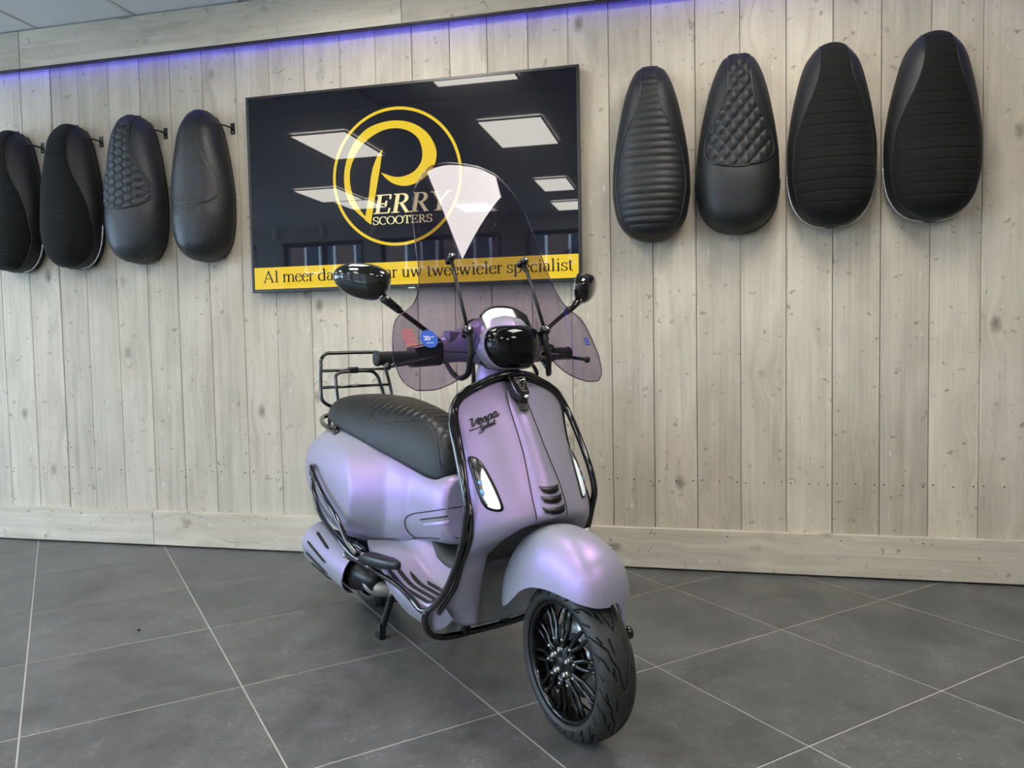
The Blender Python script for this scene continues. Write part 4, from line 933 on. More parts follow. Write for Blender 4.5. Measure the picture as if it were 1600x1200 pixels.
# ------------------------------------------------------------ turn signals
M['lens'] = pbsdf('white_signal_lens', (.86, .88, .90), .08, spec=.6, emis=(.9, .95, 1.0), estr=.28)
M['lens_dark'] = pbsdf('dark_reflector', (.10, .095, .09), .15, metal=.7)
M['led_chip'] = pbsdf('blue_led_chip', (.15, .35, .62), .1, metal=.5, emis=(.2, .5, .9), estr=.3)
SLP = [(.1728, .7304), (.163, .731), (.1553, .726), (.1477, .709), (.1383, .6685), (.132, .625), (.1305, .602), (.134, .594), (.1455, .591), (.160, .5945), (.169, .600), (.1760, .617), (.1775, .663), (.1765, .705)]
def poly_patch(name, P, off, mat, parent=S, s=1, rings=4, th=0):
    c = (sum(a for a, b in P)/len(P), sum(b for a, b in P)/len(P)); n = len(P); v = []; f = []
    for r in range(rings):
        k = 1-r/rings
        for a, b in P: v.append(on_shield(s*(c[0]+(a-c[0])*k), c[1]+(b-c[1])*k, off+.0035*(1-k**2)))
    v.append(on_shield(s*c[0], c[1], off+.0035)); 
    for r in range(rings-1):
        for i in range(n): j = (i+1) % n; f.append((r*n+i, r*n+j, (r+1)*n+j, (r+1)*n+i))
    for i in range(n): f.append(((rings-1)*n+i, (rings-1)*n+(i+1) % n, rings*n))
    o = on(name, v, f, mat, parent); fix_normals(o)
    if sum(p.normal.x for p in o.data.polygons) < 0: o.data.flip_normals()
    if th: mod_solid(o, th, -1)
    return o
def shrink(P, d):
    c = np.mean(P, 0); out = []
    for i in range(len(P)):
        a = np.array(P[i-1]); b = np.array(P[(i+1) % len(P)]); t = (b-a)/np.linalg.norm(b-a); nn = np.array((-t[1], t[0])); q = np.array(P[i]); 
        if np.dot(c-q, nn) < 0: nn = -nn
        out.append(tuple(q+nn*d))
    return out
SLf = [tuple(q) for q in catmull(SLP, 2, True)]
for s in (-1, 1):
    tsg = poly_patch('turn_signal', SLf, .0015, 'satin', S, s, 3, .006)
    poly_patch('lens', shrink(SLf, .0065), .0036, 'lens', tsg, s)['label'] = 'clear white lens'
    up_ = [(.1705, .7235), (.161, .7245), (.1555, .716), (.152, .702), (.157, .692), (.1615, .672), (.1635, .650), (.1655, .630), (.170, .630), (.1735, .66), (.1725, .70)]
    poly_patch('reflector', up_, .0052, 'lens_dark', tsg, s, 2)['label'] = 'dark outer reflector'
    for (a, b) in ((.1665, .664), (.1675, .640)):
        poly_patch('led', [(a+.006*math.cos(t*math.pi/4), b+.0085*math.sin(t*math.pi/4)) for t in range(8)], .0054, 'led_chip', tsg, s, 2)
    st('inner_edge', [on_shield(s*a, b, .006) for a, b in ((.172, .70), (.1725, .66), (.1705, .628), (.165, .606))], .0022, 'lens_dark', tsg, 6)
# ------------------------------------------------------------ floorboard
def floor_z(x, y):
    a = abs(y); t = np.clip((a-.050)/.068, 0, 1); t = t*t*(3-2*t); r = np.clip((-.60-x)/.24, 0, 1); r = r*r*(3-2*r)
    z = .288+.062*(1-t)+.062*r*(1.1-.35*np.clip((a-.12)/.09, 0, 1))
    fr = np.clip((x+.47)/.09, 0, 1); z += fr*fr*.05
    return float(z)
def flr(u, v):
    x = -.38-(1.04-.38)*u; a = v*2-1; hw = .236-.072*max(0, (u-.52)/.48)**1.2-.022*max(0, 1-u/.16)
    if abs(a) < .86: y = a/.86*hw; return (x, y, floor_z(x, y))
    k = (abs(a)-.86)/.14; s = 1 if a > 0 else -1; return (x, s*(hw+.008*math.sin(k*math.pi)-.030*k), floor_z(x, hw)-.085*k)
v, f = grid_geo(flr, 50, 60); fl_ = on('floorboard', v, f, 'paint'); fix_normals(fl_)
v, f = bevel_box((-.90, -.150, .195), (-.48, .150, .262), .02, 2); on('floor_underside', v, f, 'paint')
fl_bvh = bvh_of(fl_)
for s in (-1, 1):
    for i, (yo, xa, xb) in enumerate(((.221, -.425, -.755), (.193, -.42, -.752), (.166, -.43, -.70), (.140, -.45, -.63))):
        def stp(u, v): 
            x = xa+(xb-xa)*u; w = .0075*min(1, (1-u)/.12+.15)*min(1, u/.06+.3); y = s*(yo-.004*u)+(v-.5)*2*w; return (x, y, floor_z(x, y)+.0052*math.sin(math.pi*min(1, max(0, v)))**.5+.0004)
        v, f = grid_geo(stp, 24, 6); on('rubber_strip', v, f, 'rubber')
def mat_(u, v):
    x = -.49-.262*u; w = .076*(1-.25*max(0, u-.70)/.30)**.8*(1 if u < .985 else .85); y = (v*2-1)*w; return (x, y, floor_z(x, y)+.004)
v, f = grid_geo(mat_, 20, 12); mt = on('floor_mat', v, f, 'darkgrey', label='dark grey rubber mat'); mod_solid(mt, .004, -1)
for q in ((-.70, -.052), (-.70, .052), (-.60, -.05), (-.60, .05)):
    v, f = lathe_geo([(0, .0018), (.005, .0014), (.0058, 0)], 12, 'z', (q[0], q[1], floor_z(*q)+.004)); on('screw', v, f, 'satin', mt)
# ------------------------------------------------------------ rear body
bx = [-.592, -.602, -.630, -.70, -.76, -.80, -.83, -.87, -.93, -1.03, -1.15, -1.28, -1.40, -1.50, -1.58, -1.635, -1.655]
bW = [.036, .078, .095, .103, .108, .114, .128, .142, .152, .162, .170, .172, .165, .150, .120, .075, .02]
bz0 = [.408, .400, .393, .385, .376, .368, .360, .350, .332, .312, .304, .322, .358, .405, .455, .51, .55]
bz1 = [.60, .612, .622, .632, .645, .655, .664, .676, .694, .717, .738, .752, .756, .748, .722, .675, .62]
fW, f0, f1 = spl(bx, bW), spl(bx, bz0), spl(bx, bz1)
def body_pt(u, v):
    x = bx[0]+(bx[-1]-bx[0])*(.5-.5*math.cos(math.pi*u)); a = v*2*math.pi
    W, z0, z1 = float(fW(x)), float(f0(x)), float(f1(x)); zc = z0+(z1-z0)*.42; sn, cs = math.sin(a), math.cos(a)
    y = W*np.sign(sn)*abs(sn)**.62; z = zc+((z1-zc) if cs > 0 else (zc-z0))*np.sign(cs)*abs(cs)**.75
    # round cowl standing out of each flank
    d = math.hypot((x+1.270)/.372, (z-.520)/.262); t = max(0., min(1., (1.0-d)/.30)); t = .9*t+.1*t*t*(3-2*t)
    g = abs(sn)**.5
    return (x, y+np.sign(sn)*.076*t*g, z)
v, f = grid_geo(body_pt, 170, 120, closed_v=True); f += [tuple(range(120)), tuple(170*120+k for k in range(120))[::-1]]; rb = on('rear_body', v, f, 'paint'); fix_normals(rb)
rb_bvh = bvh_of(rb)
# ------------------------------------------------------------ seat
sx = [-.628, -.640, -.665, -.71, -.78, -.88, -1.0, -1.13, -1.26, -1.38, -1.47, -1.53, -1.555]
sW = [.03, .055, .075, .092, .108, .124, .142, .160, .170, .162, .138, .092, .03]
s0 = [.640, .618, .606, .612, .628, .650, .676, .704, .728, .748, .760, .772, .785]
s1 = [.668, .702, .735, .768, .797, .818, .832, .842, .847, .846, .838, .822, .802]
gW, g0, g1 = spl(sx, sW), spl(sx, s0), spl(sx, s1)
def seat_z(x, y):
    W = float(gW(x)); z1 = float(g1(x)); z0 = float(g0(x)); k = min(1, abs(y)/W); return z0+(z1-z0)*(1-k**3.0)**.5
def seat_pt(u, v):
    x = sx[0]+(sx[-1]-sx[0])*(.5-.5*math.cos(math.pi*u)); a = (v*2-1)
    W, z0, z1 = float(gW(x)), float(g0(x)), float(g1(x))
    if abs(a) < .88:
        y = W*math.sin(a/.88*math.pi/2); return (x, y, seat_z(x, y))
    k = (abs(a)-.88)/.12; return (x, np.sign(a)*W*(1-.16*k), z0-.012*k)
v, f = grid_geo(seat_pt, 80, 64); f += [tuple(range(65)), tuple(80*65+k for k in range(65))[::-1]]; seat = on('seat', v, f, 'vinyl_seat' if 'vinyl_seat' in M else 'vinyl', label='black vinyl saddle'); fix_normals(seat); seat_bvh = bvh_of(seat)
# ribbed insert: narrow at the back, spreading down the front
px_ = spl([-1.15, -1.146, -1.13, -1.10, -1.04, -.94, -.845, -.80, -.76, -.72, -.687, -.655, -.64], [.005, .050, .088, .116, .128, .108, .080, .062, .054, .055, .061, .066, .050])
def insert(u, v):
    x = -.642-(1.149-.642)*u; a = v*2-1; y = a*float(px_(x)); k = (u*13) % 1; d = min(k, 1-k); e = min(1, (1-abs(a))/.08)*min(1, u/.02)*min(1, (1-u)/.02)
    return (x, y, seat_z(x, y)+.0010+.0042*e*min(1, d/.22)**.6)
v, f = grid_geo(insert, 200, 30); M['vinyl_soft'] = vinyl('insert_vinyl', (.010, .0105, .0105), .40, .15, 500)
so = on('seat_insert', v, f, 'vinyl_soft', seat, label='cross ribbed insert')
pts = [(x, float(px_(x))) for x in np.linspace(-.645, -1.149, 70)]; loop = [(x, y, seat_z(x, y)+.0015) for x, y in pts]+[(x, -y, seat_z(x, y)+.0015) for x, y in reversed(pts)]
lp = []
for q in loop:
    if not lp or (Vector(q)-Vector(lp[-1])).length > .004: lp.append(q)
v, f = tube_geo(lp, .0024, 6); on('piping', v, f, 'piping', seat)
v, f = bevel_box((-1.335, -.172, .712), (-1.30, -.150, .738), .006, 2); on('strap_clip', v, f, 'satin', seat)
# ------------------------------------------------------------ service panel outline and handle on the seat pedestal
def on_body(x, z, side=-1, off=.001):
    h = rb_bvh.ray_cast(Vector((x, side*1.0, z)), Vector((0, -side, 0)));
    return (h[0]-Vector((0, -side, 0))*0+h[1]*off) if h[0] else Vector((x, side*.1, z))
def from_front(y, z, off=.001):
    d = Vector((-.80, .60, 0)) if y < 0 else Vector((-.80, -.60, 0))
    h = rb_bvh.ray_cast(Vector((-.66, y, z))-d*.8, d); return (h[0]+h[1]*off) if h[0] else Vector((-.66, y, z))

def near(p, off=.0012, m=False):
    q = Vector((p[0], -p[1] if m else p[1], p[2])); loc, n, i_, d_ = rb_bvh.find_nearest(q); c = loc-Vector((-1.1, 0, .5))
    if n.dot(c) < 0: n = -n
    return loc+n*off
PO = [(-.798, -.102, .376), (-.812, -.116, .408), (-.818, -.1216, .441), (-.81, -.118, .463), (-.7765, -.11, .479), (-.698, -.102, .498), (-.615, -.087, .518), (-.595, -.048, .523), (-.592, 0, .525)]
ol = [near(p) for p in PO]+[near(p, m=True) for p in reversed(PO[:-1])]
v, f = tube_geo([tuple(q) for q in catmull(ol, 4)], .0016, 6); sp_ = on('service_panel_seam', v, f, 'gap')
lo_ = [(-1.06, -.160, .346), (-1.017, -.147, .350), (-.917, -.130, .361), (-.798, -.102, .374), (-.70, -.099, .396), (-.648, -.096, .408), (-.595, -.048, .424), (-.592, 0, .426)]
ol = [near(p) for p in lo_]+[near(p, m=True) for p in reversed(lo_[:-1])]
v, f = tube_geo([tuple(q) for q in catmull(ol, 4)], .0016, 6); on('body_seam', v, f, 'gap')
HA, HB = [(-.7298, -.1053, .4672), (-.69, -.1015, .477), (-.6421, -.0968, .488), (-.6002, -.0731, .4983)], [(-.7105, -.1039, .4515), (-.68, -.101, .459), (-.6423, -.0972, .4674), (-.599, -.0696, .4796)]
ha = [near(q, .0015) for q in catmull(HA, 6)]; hb = [near(q, .0015) for q in catmull(HB, 6)]; n = len(ha)
hd = on('panel_handle', ha+hb, [(i, i+1, n+i+1, n+i) for i in range(n-1)], 'recess_shade', S, label='recessed dark grip of the service panel')  # flush patch; darker grey stands for the shade in the grip recess
v, f = tube_geo(ha, .0022, 6); on('lip', v, f, 'gap', hd)
hm = [h_*.35+g_*.65 for h_, g_ in zip(ha, hb)]; hb2 = [Vector(q)+Vector((.003, -.002, -.001)) for q in hb]
on('scoop', hm+hb2, [(i, i+1, n+i+1, n+i) for i in range(n-1)], 'paint', hd)
# ------------------------------------------------------------ headset (handlebar cover)
hy = [0, .05, .085, .115, .145, .172]
hx = [-.392, -.400, -.415, -.432, -.446, -.455]; hz = [1.046, 1.045, 1.040, 1.034, 1.026, 1.019]
hrx = [.094, .083, .064, .048, .040, .036]; hrz = [.076, .071, .057, .047, .041, .038]
hX, hZ, hRX, hRZ = spl(hy, hx), spl(hy, hz), spl(hy, hrx), spl(hy, hrz)
def headset(u, v):
    y = (u*2-1)*.172; a = v*2*math.pi; k = abs(y)
    c, s = math.cos(a), math.sin(a)
    return (float(hX(k))+float(hRX(k))*np.sign(c)*abs(c)**.8, y, float(hZ(k))+float(hRZ(k))*np.sign(s)*abs(s)**.85)
v, f = grid_geo(headset, 60, 48, closed_v=True); hs = on('handlebar_cover', v, f, 'paint'); fix_normals(hs); hs_bvh = bvh_of(hs)
# seam between upper and lower half, neck
for s in (-1, 1):
    pts = []
    for k in range(24):
        y = s*(.065+.107*k/23); h = hs_bvh.ray_cast(Vector((.2, y, 1.018-.006*(1-k/23))), Vector((-1, 0, 0)))
        if h[0]: pts.append(h[0]+h[1]*.0004)
    v, f = tube_geo(pts, .0016, 6); on('seam', v, f, 'gap', hs)
v, f = lathe_geo([(.058, .995), (.064, .970), (.070, .945), (.073, .915), (.074, .88)], 36, 'z', (-.405, 0, 0)); nk = on('neck', [(x, y*.92, z) for x, y, z in v], f, 'paint')
# reservoir cover with black screw on each arm
for s in (-1, 1):
    v, f = bevel_box((-.452, min(s*.088, s*.160), 1.044), (-.408, max(s*.088, s*.160), 1.078), .008, 3); rc_ = on('reservoir_cover', v, f, 'paint')
    v, f = lathe_geo([(0, .0015), (.0055, .001), (.0065, -.001)], 14, 'x', (-.4075, s*.128, 1.056)); on('screw', v, f, 'satin', rc_)
# headlight: black six sided lamp with bright lower and upper edges
HLP = [(-.100, .000), (-.092, .046), (-.070, .064), (-.030, .070), (.030, .070), (.070, .064), (.092, .046), (.100, .000), (.084, -.042), (.058, -.066), (.020, -.071), (-.020, -.071), (-.058, -.066), (-.084, -.042)]
HLP = [tuple(q) for q in catmull(HLP, 4, True)]
HC = Vector((-.302, 0, 1.030)); hn = Vector((.965, 0, .10)).normalized(); hu = Vector((-.10, 0, .965)).normalized()
def hp(a, b, d): return HC+Vector((0, a, 0))+hu*b+hn*d
rings = [(1.06, -.075), (1.05, -.006), (1.0, .004), (.90, .016), (.70, .026), (.45, .032), (.2, .0345)]
v = []; n = len(HLP)
HLP = [(p_*.875, q_*.82) for p_, q_ in HLP]
for k, d in rings: v += [hp(a*k, b*k, d-(a*k)**2*1.6) for a, b in HLP]
v.append(hp(0, 0, .035)); f = [(r*n+i, r*n+(i+1) % n, (r+1)*n+(i+1) % n, (r+1)*n+i) for r in range(len(rings)-1) for i in range(n)]+[((len(rings)-1)*n+i, (len(rings)-1)*n+(i+1) % n, len(rings)*n) for i in range(n)]
M['lamp_glass'] = pbsdf('black_lamp_glass', (.003, .003, .004), .04, spec=.32)
hl = on('headlight', v, f, 'lamp_glass', S, label='gloss black six sided headlight'); fix_normals(hl)
v = []
for k, d in ((1.115, -.050), (1.115, -.016), (1.065, -.008), (1.045, -.020)): v += [hp(a*k, b*k, d-(a*k)**2*1.6) for a, b in HLP]
f = [(r*n+i, r*n+(i+1) % n, (r+1)*n+(i+1) % n, (r+1)*n+i) for r in range(3) for i in range(n)]
hr = on('surround', v, f, 'paint', hl); fix_normals(hr)
for s in (-1, 1):
    pts = [hp(s*a, b, .0075+d-(a)**2*1.6) for a, b, d in ((.040, .047, .012), (.062, .042, .010), (.073, .024, .008), (.078, .003, .006))]
    v, f = tube_geo([tuple(q) for q in catmull(pts, 5)], .0035, 8); on('bezel_line', v, f, 'satin', hl)
# instrument cluster
def visor(u, v):
    a = u*2-1; y = .080*a; zt_ = 1.146-.030*abs(a)**2.6; z = 1.075+(zt_-1.075)*v; return (-.340-.72*(z-1.09)-.5*y*y, y, z)
v, f = grid_geo(visor, 40, 16); dash = on('instrument_visor', v, f, 'black', label='gloss black instrument visor'); fix_normals(dash)
if sum(p.normal.x for p in dash.data.polygons) < 0: dash.data.flip_normals()
mod_solid(dash, .006, -1)
v, f = tube_geo([Vector(visor(u, 1))-Vector((.003, 0, 0)) for u in np.linspace(0, 1, 31)], .0042, 8); on('rim', v, f, 'satin', dash)
v, f = lathe_geo([(0, .012), (.045, .010), (.062, .002), (.064, -.03)], 36, 'z', (-.462, 0, 1.104)); on('dial', [(x, y, z) for x, y, z in v], f, 'satin', dash)
# switch pods, grips, levers
for s in (-1, 1):
    def pod(u, v, s=s):
        y = .170+.078*u; a = v*2*math.pi; rx = .034-.004*u; rz = .036-.006*u; c, q = math.cos(a), math.sin(a)
        return (-.456-.026*u+rx*np.sign(c)*abs(c)**.6, s*y, 1.014-.010*u+rz*np.sign(q)*abs(q)**.6)
    v, f = grid_geo(pod, 8, 28, closed_v=True); n = 28; f += [tuple(range(n))[::-1], tuple(8*n+i for i in range(n))]
    pd = on('switch_pod', v, f, 'black'); fix_normals(pd); mod_bevel(pd, .003, 2); autosmooth(pd)
    v, f = bevel_box((-.475, min(s*.185, s*.215), 1.046), (-.435, max(s*.185, s*.215), 1.056), .004, 2); on('switch', v, f, 'satin', pd)
    gp = [(-.0001, .246), (.027, .246), (.027, .252), (.0215, .256), (.0225, .262), (.0195, .270)]
    for k in range(12): gp += [(.0195, .272+.007*k), (.0203, .2745+.007*k), (.0195, .277+.007*k)]
    gp += [(.0205, .360), (.0225, .368), (.021, .374), (.008, .375), (-.0001, .375)]
    v, f = lathe_geo([(max(0, r), s*y) for r, y in gp], 24, 'y', (-.462, 0, 1.002)); on('grip', [(x-.36*(abs(y)-.23), y*.975, z) for x, y, z in [(x, np.sign(y)*(.246+(abs(y)-.246)*.84), z) for x, y, z in v]], f, 'rubber')
    lv = st('brake_lever', [(-.430, s*.190, 1.004), (-.413, s*.235, .997), (-.411, s*.29, .989), (-.415, s*.342, .982)], .0075, 'black', S, 10, 5, flat=(.8, 1.1))
    v, f = lathe_geo([(0, -.011), (.006, -.0095), (.0105, -.004), (.0105, .004), (.006, .0095), (0, .011)], 16, 'y', (-.416, s*.349, .981)); on('ball_end', v, f, 'black', lv)
# mirrors
for s in (-1, 1):
    ms = st('mirror_stem', [(-.452, s*.185, 1.040), (-.452, s*.196, 1.066), (-.450, s*.225, 1.088), (-.449, s*.30, 1.140), (-.448, s*.345, 1.172)], .0072, 'black', S, 12, 6)
    v, f = lathe_geo([(0, -.002), (.016, -.002), (.017, .008), (.012, .022), (0, .022)], 20, 'z', (-.452, s*.186, 1.040)); on('mount', v, f, 'satin', ms)
    d = Vector((.0, s*.045, .032)).normalized(); a = Vector((-.4485, s*.328, 1.160)); tp = [a-d*.046, a-d*.044, a, a+d*.018, a+d*.022]
    v, f = tube_geo(tp, [.0075, .0105, .0125, .0135, .009], 14); on('sleeve', v, f, 'black', ms)
    v, f = tube_geo([a+d*.020, a+d*.030], .008, 12); on('pivot', v, f, 'chrome', ms)
    ax = Vector((-.60, s*.78, .10)).normalized(); nm = Vector((.79, s*.60, -.04)); nm = (nm-ax*nm.dot(ax)).normalized(); u2 = ax.cross(nm)*(1 if s > 0 else -1)
    if u2.z < 0: u2 = -u2
    C = Vector((-.484, s*.393, 1.222))
    def mpt(u, v):
        t = u; ang = v*2*math.pi; r = math.sin(t*math.pi/2)**.8; dep = .048*math.cos(t*math.pi/2)**.75
        e = math.cos(ang); g = math.sin(ang); px__ = .080*np.sign(e)*abs(e)**.85; pz = (.041 if g > 0 else .058*(1-.25*e))*g
        return C+ax*(px__*r-.004)+u2*(pz*r+.004)+nm*(dep-.008)
    v, f = grid_geo(mpt, 20, 48, closed_v=True); sh = on('mirror_shell', v, f, 'black', ms); fix_normals(sh)
    rim_ = [mpt(1, k/48) for k in range(48)]; gl = [q-nm*.003 for q in rim_]; v = rim_+gl+[C-nm*.011]
    on('mirror_glass', v, [(i, (i+1) % 48, 48+(i+1) % 48, 48+i) for i in range(48)]+[(48+i, 48+(i+1) % 48, 96) for i in range(48)], 'chrome', ms, False, 'mirror glass')
# ------------------------------------------------------------ windscreen
M['screen'] = tint_mat('smoke_violet_acrylic', (.69, .648, .735))
zt = spl([0, .05, .09, .115, .15, .18, .198, .207, .214, .221, .231, .245, .268, .325, .344, .3535], [1.600, 1.598, 1.588, 1.579, 1.548, 1.508, 1.468, 1.425, 1.38, 1.31, 1.235, 1.185, 1.150, 1.106, 1.055, 1.0])
zb = spl([0, .07, .10, .13, .155, .19, .23, .27, .305, .33, .345, .3535], [1.10, 1.085, 1.045, 1.000, .968, .942, .926, .917, .917, .929, .950, .988])
def ws_x(y, z):
    t = z-1.072
    return -.352-.457*t+.046*t*t-(.406+.124*(z-1.3))*y*y
def ws_pt(u, v):
    s = u*2-1; y = .3535*np.sign(s)*(1-(1-abs(s))**1.5); k = abs(y)
    a, b = float(zb(k)), float(zt(k)); z = a+(b-a)*v; return Vector((ws_x(y, z), y, z))
v, f = grid_geo(ws_pt, 110, 60); ws = on('windscreen', v, f, 'screen', S, label='smoke violet see-through windscreen'); fix_normals(ws)
if sum(p.normal.x for p in ws.data.polygons) < 0: ws.data.flip_normals()
mod_solid(ws, .003, -1)
outl = [ws_pt(u, 1) for u in np.linspace(0, 1, 111)]+[ws_pt(u, 0) for u in np.linspace(1, 0, 111)]
o2 = []
for q in outl:
    if not o2 or (q-o2[-1]).length > .006: o2.append(q)
M['edge'] = tint_mat('acrylic_edge', (.42, .38, .46), .1, 1.6)
v, f = tube_geo([q-Vector((.0015, 0, 0)) for q in o2], .0017, 6, closed=True); on('edge', v, f, 'edge', ws)
def ws_on(y, z, off=.0012): 
    e = 1e-3; n = Vector((1, -(ws_x(y+e, z)-ws_x(y-e, z))/2/e, -(ws_x(y, z+e)-ws_x(y, z-e))/2/e)).normalized(); return Vector((ws_x(y, z), y, z))+n*off
M['st_blue'] = pbsdf('blue_sticker', (.01, .09, .52), .4); M['st_red'] = pbsdf('red_print', (.55, .10, .10), .5); M['st_white'] = pbsdf('white_print_small', (.65, .7, .8), .5); M['eu_blue'] = pbsdf('blue_badge', (.02, .05, .42), .4)
mb = MB(); C2 = (-.246, 1.054); mb.add([ws_on(C2[0]+.0245*math.cos(a), C2[1]+.0245*math.sin(a), .0016) for a in np.linspace(0, 2*math.pi, 33)[:-1]], [tuple(range(32))])
sk = on('sticker', mb.v, mb.f, 'st_blue', ws, False, 'round blue sticker reading 30')
mb = MB()
write('30', mb, lambda q: ws_on(-.262+q[0]*.020, 1.0505+q[1]*.0165, .0019), thick=.17, thin=.12)
strip([(-.241, 1.059), (-.231, 1.059)], lambda d, t: .002, mb, lambda q: ws_on(q[0], q[1], .0019)); strip([(-.256, 1.043), (-.236, 1.043)], lambda d, t: .0018, mb, lambda q: ws_on(q[0], q[1], .0019))
on('lettering', mb.v, mb.f, 'st_white', sk, False)
mb = MB(); random.seed(3)
for k in range(8):
    z = 1.079-.0058*k; x0 = -.318+random.uniform(0, .006); x1 = -.278-random.uniform(0, .012)
    strip([(x0, z), (x1, z)], lambda d, t: .0030, mb, lambda q: ws_on(q[0], q[1], .0016))
strip([(-.318, 1.033), (-.276, 1.033)], lambda d, t: .0012, mb, lambda q: ws_on(q[0], q[1], .0016))
tag(on('fine_print', mb.v, mb.f, 'st_red', ws, False, 'small block of red print'), kind='stuff')
mb = MB(); mb.add([ws_on(a, b, .0016) for a, b in ((.303, 1.027), (.322, 1.027), (.322, 1.050), (.303, 1.050))], [(0, 1, 2, 3)]); es = on('sticker', mb.v, mb.f, 'eu_blue', ws, False, 'small square blue sticker')
mb = MB(); strip(arc(.3125, 1.0385, .0055, .0055, 30, 330, 16), lambda d, t: .0012, mb, lambda q: ws_on(q[0], q[1], .0019)); on('ring_mark', mb.v, mb.f, 'st_white', es, False)
# screen holders: rods with round clamps
for s in (-1, 1):
    lo = ws_on(s*.132, 1.070, .012); hi = ws_on(s*.127, 1.285, .010)
    rd = st('screen_rod', [lo, hi], .0052, 'satin', S, 10, 0)
    for q, r_ in ((lo, .0155), (hi, .0125)):
        nn = (ws_on(s*.13, q.z, 1)-ws_on(s*.13, q.z, 0)).normalized()
        v, f = tube_geo([q-nn*.028, q-nn*.018, q-nn*.016, q-nn*.004, q-nn*.002, q+nn*.010, q+nn*.014], [r_*.7, r_*.9, r_*.55, r_*.55, r_*1.0, r_*.95, r_*.5], 18); on('clamp_knob', v, f, 'black', rd)
        v, f = tube_geo([q+nn*.0135, q+nn*.0165], r_*.34, 12); on('bolt', v, f, 'chrome', rd)
    st('screen_bracket', [lo, (-.338, s*.130, 1.03), (-.335, s*.136, .99), (-.342, s*.140, .955), (-.36, s*.155, .943), (-.38, s*.168, .958), (-.41, s*.170, .985)], .0082, 'satin', S, 10, 6, flat=(1.2, .8))
    st('cable', [(-.38, s*.100, .985), (-.36, s*.110, .945), (-.39, s*.095, .915)], .006, 'rubber', S, 8)
# ------------------------------------------------------------ crash bars
R_ = .0098
bar = [(-.318, .02, .951), (-.325, .06, .944), (-.338, .103, .927), (-.344, .145, .908), (-.345, .172, .888), (-.341, .192, .857), (-.324, .204, .817), (-.287, .2105, .750), (-.249, .216, .672), (-.232, .218, .620), (-.230, .219, .592), (-.241, .218, .550), (-.265, .219, .483), (-.303, .222, .412), (-.354, .229, .340), (-.415, .238, .284), (-.455, .245, .272), (-.52, .245, .288), (-.60, .240, .298), (-.68, .235, .300), (-.78, .232, .300), (-.86, .238, .306), (-.93, .250, .314), (-.985, .256, .312), (-1.02, .250, .318), (-1.02, .235, .338), (-.985, .222, .345), (-.95, .215, .338)]
for s in (-1, 1):
    st('crash_bar', [(x, s*y, z) for x, y, z in bar], R_, 'black', S, 12, 6, label='gloss black tubular crash bar')
st('crash_bar_top', [(-.318, -.022, .951), (-.317, 0, .953), (-.318, .022, .951)], R_, 'black', S, 12, 4)
st('under_bar', [(-.428, -.244, .276), (-.455, -.236, .240), (-.485, -.208, .190), (-.503, -.165, .160), (-.508, -.115, .151), (-.508, -.06, .150), (-.508, .06, .150), (-.508, .115, .151), (-.503, .165, .160), (-.485, .208, .190), (-.455, .236, .240), (-.428, .244, .276)], .0105, 'black', S, 12, 6)
for s in (-1, 1):
    v, f = bevel_box((-.52, min(s*.06, s*.085), .150), (-.49, max(s*.06, s*.085), .20), .004); on('bar_bracket', v, f, 'satin')
    # rear cowl guard: two tubes that meet at a bracket
    g1_ = [(-.925, s*.250, .332), (-.975, s*.262, .364), (-1.056, s*.268, .435), (-1.18, s*.270, .497), (-1.275, s*.268, .552), (-1.325, s*.262, .582), (-1.362, s*.250, .580), (-1.372, s*.246, .545), (-1.350, s*.252, .502), (-1.254, s*.262, .425), (-1.062, s*.264, .362), (-.95, s*.256, .326), (-.90, s*.248, .318)]
    st('cowl_guard', g1_, .0092, 'black', S, 12, 6, label='gloss black tubular cowl guard')
    v, f = bevel_box((-.975, min(s*.222, s*.256), .318), (-.895, max(s*.222, s*.256), .330), .003); br = on('guard_bracket', v, f, 'satin')
    v, f = lathe_geo([(0, .012), (.006, .012), (.0085, .008), (.009, 0)], 14, 'z', (-.905, s*.236, .330)); on('bolt', v, f, 'chrome', br)
    # folded foot peg
    v = []; f = []
    prof = [(-.845, .252, .338, .020, .016), (-.835, .252, .340, .026, .021), (-.80, .248, .344, .027, .0215), (-.70, .236, .352, .024, .018), (-.645, .230, .356, .012, .013), (-.635, .229, .357, .004, .006)]
    for i, (x, y, z, wy, wz) in enumerate(prof):
        v += [(x, s*(y+wy*np.sign(math.cos(a))*abs(math.cos(a))**.6), z+wz*np.sign(math.sin(a))*abs(math.sin(a))**.6) for a in np.linspace(0, 2*math.pi, 17)[:-1]]
    f = [(i*16+j, i*16+(j+1) % 16, (i+1)*16+(j+1) % 16, (i+1)*16+j) for i in range(len(prof)-1) for j in range(16)]+[tuple(range(16))[::-1], tuple(80+j for j in range(16))]
    pg = on('foot_peg', v, f, 'satin'); fix_normals(pg)
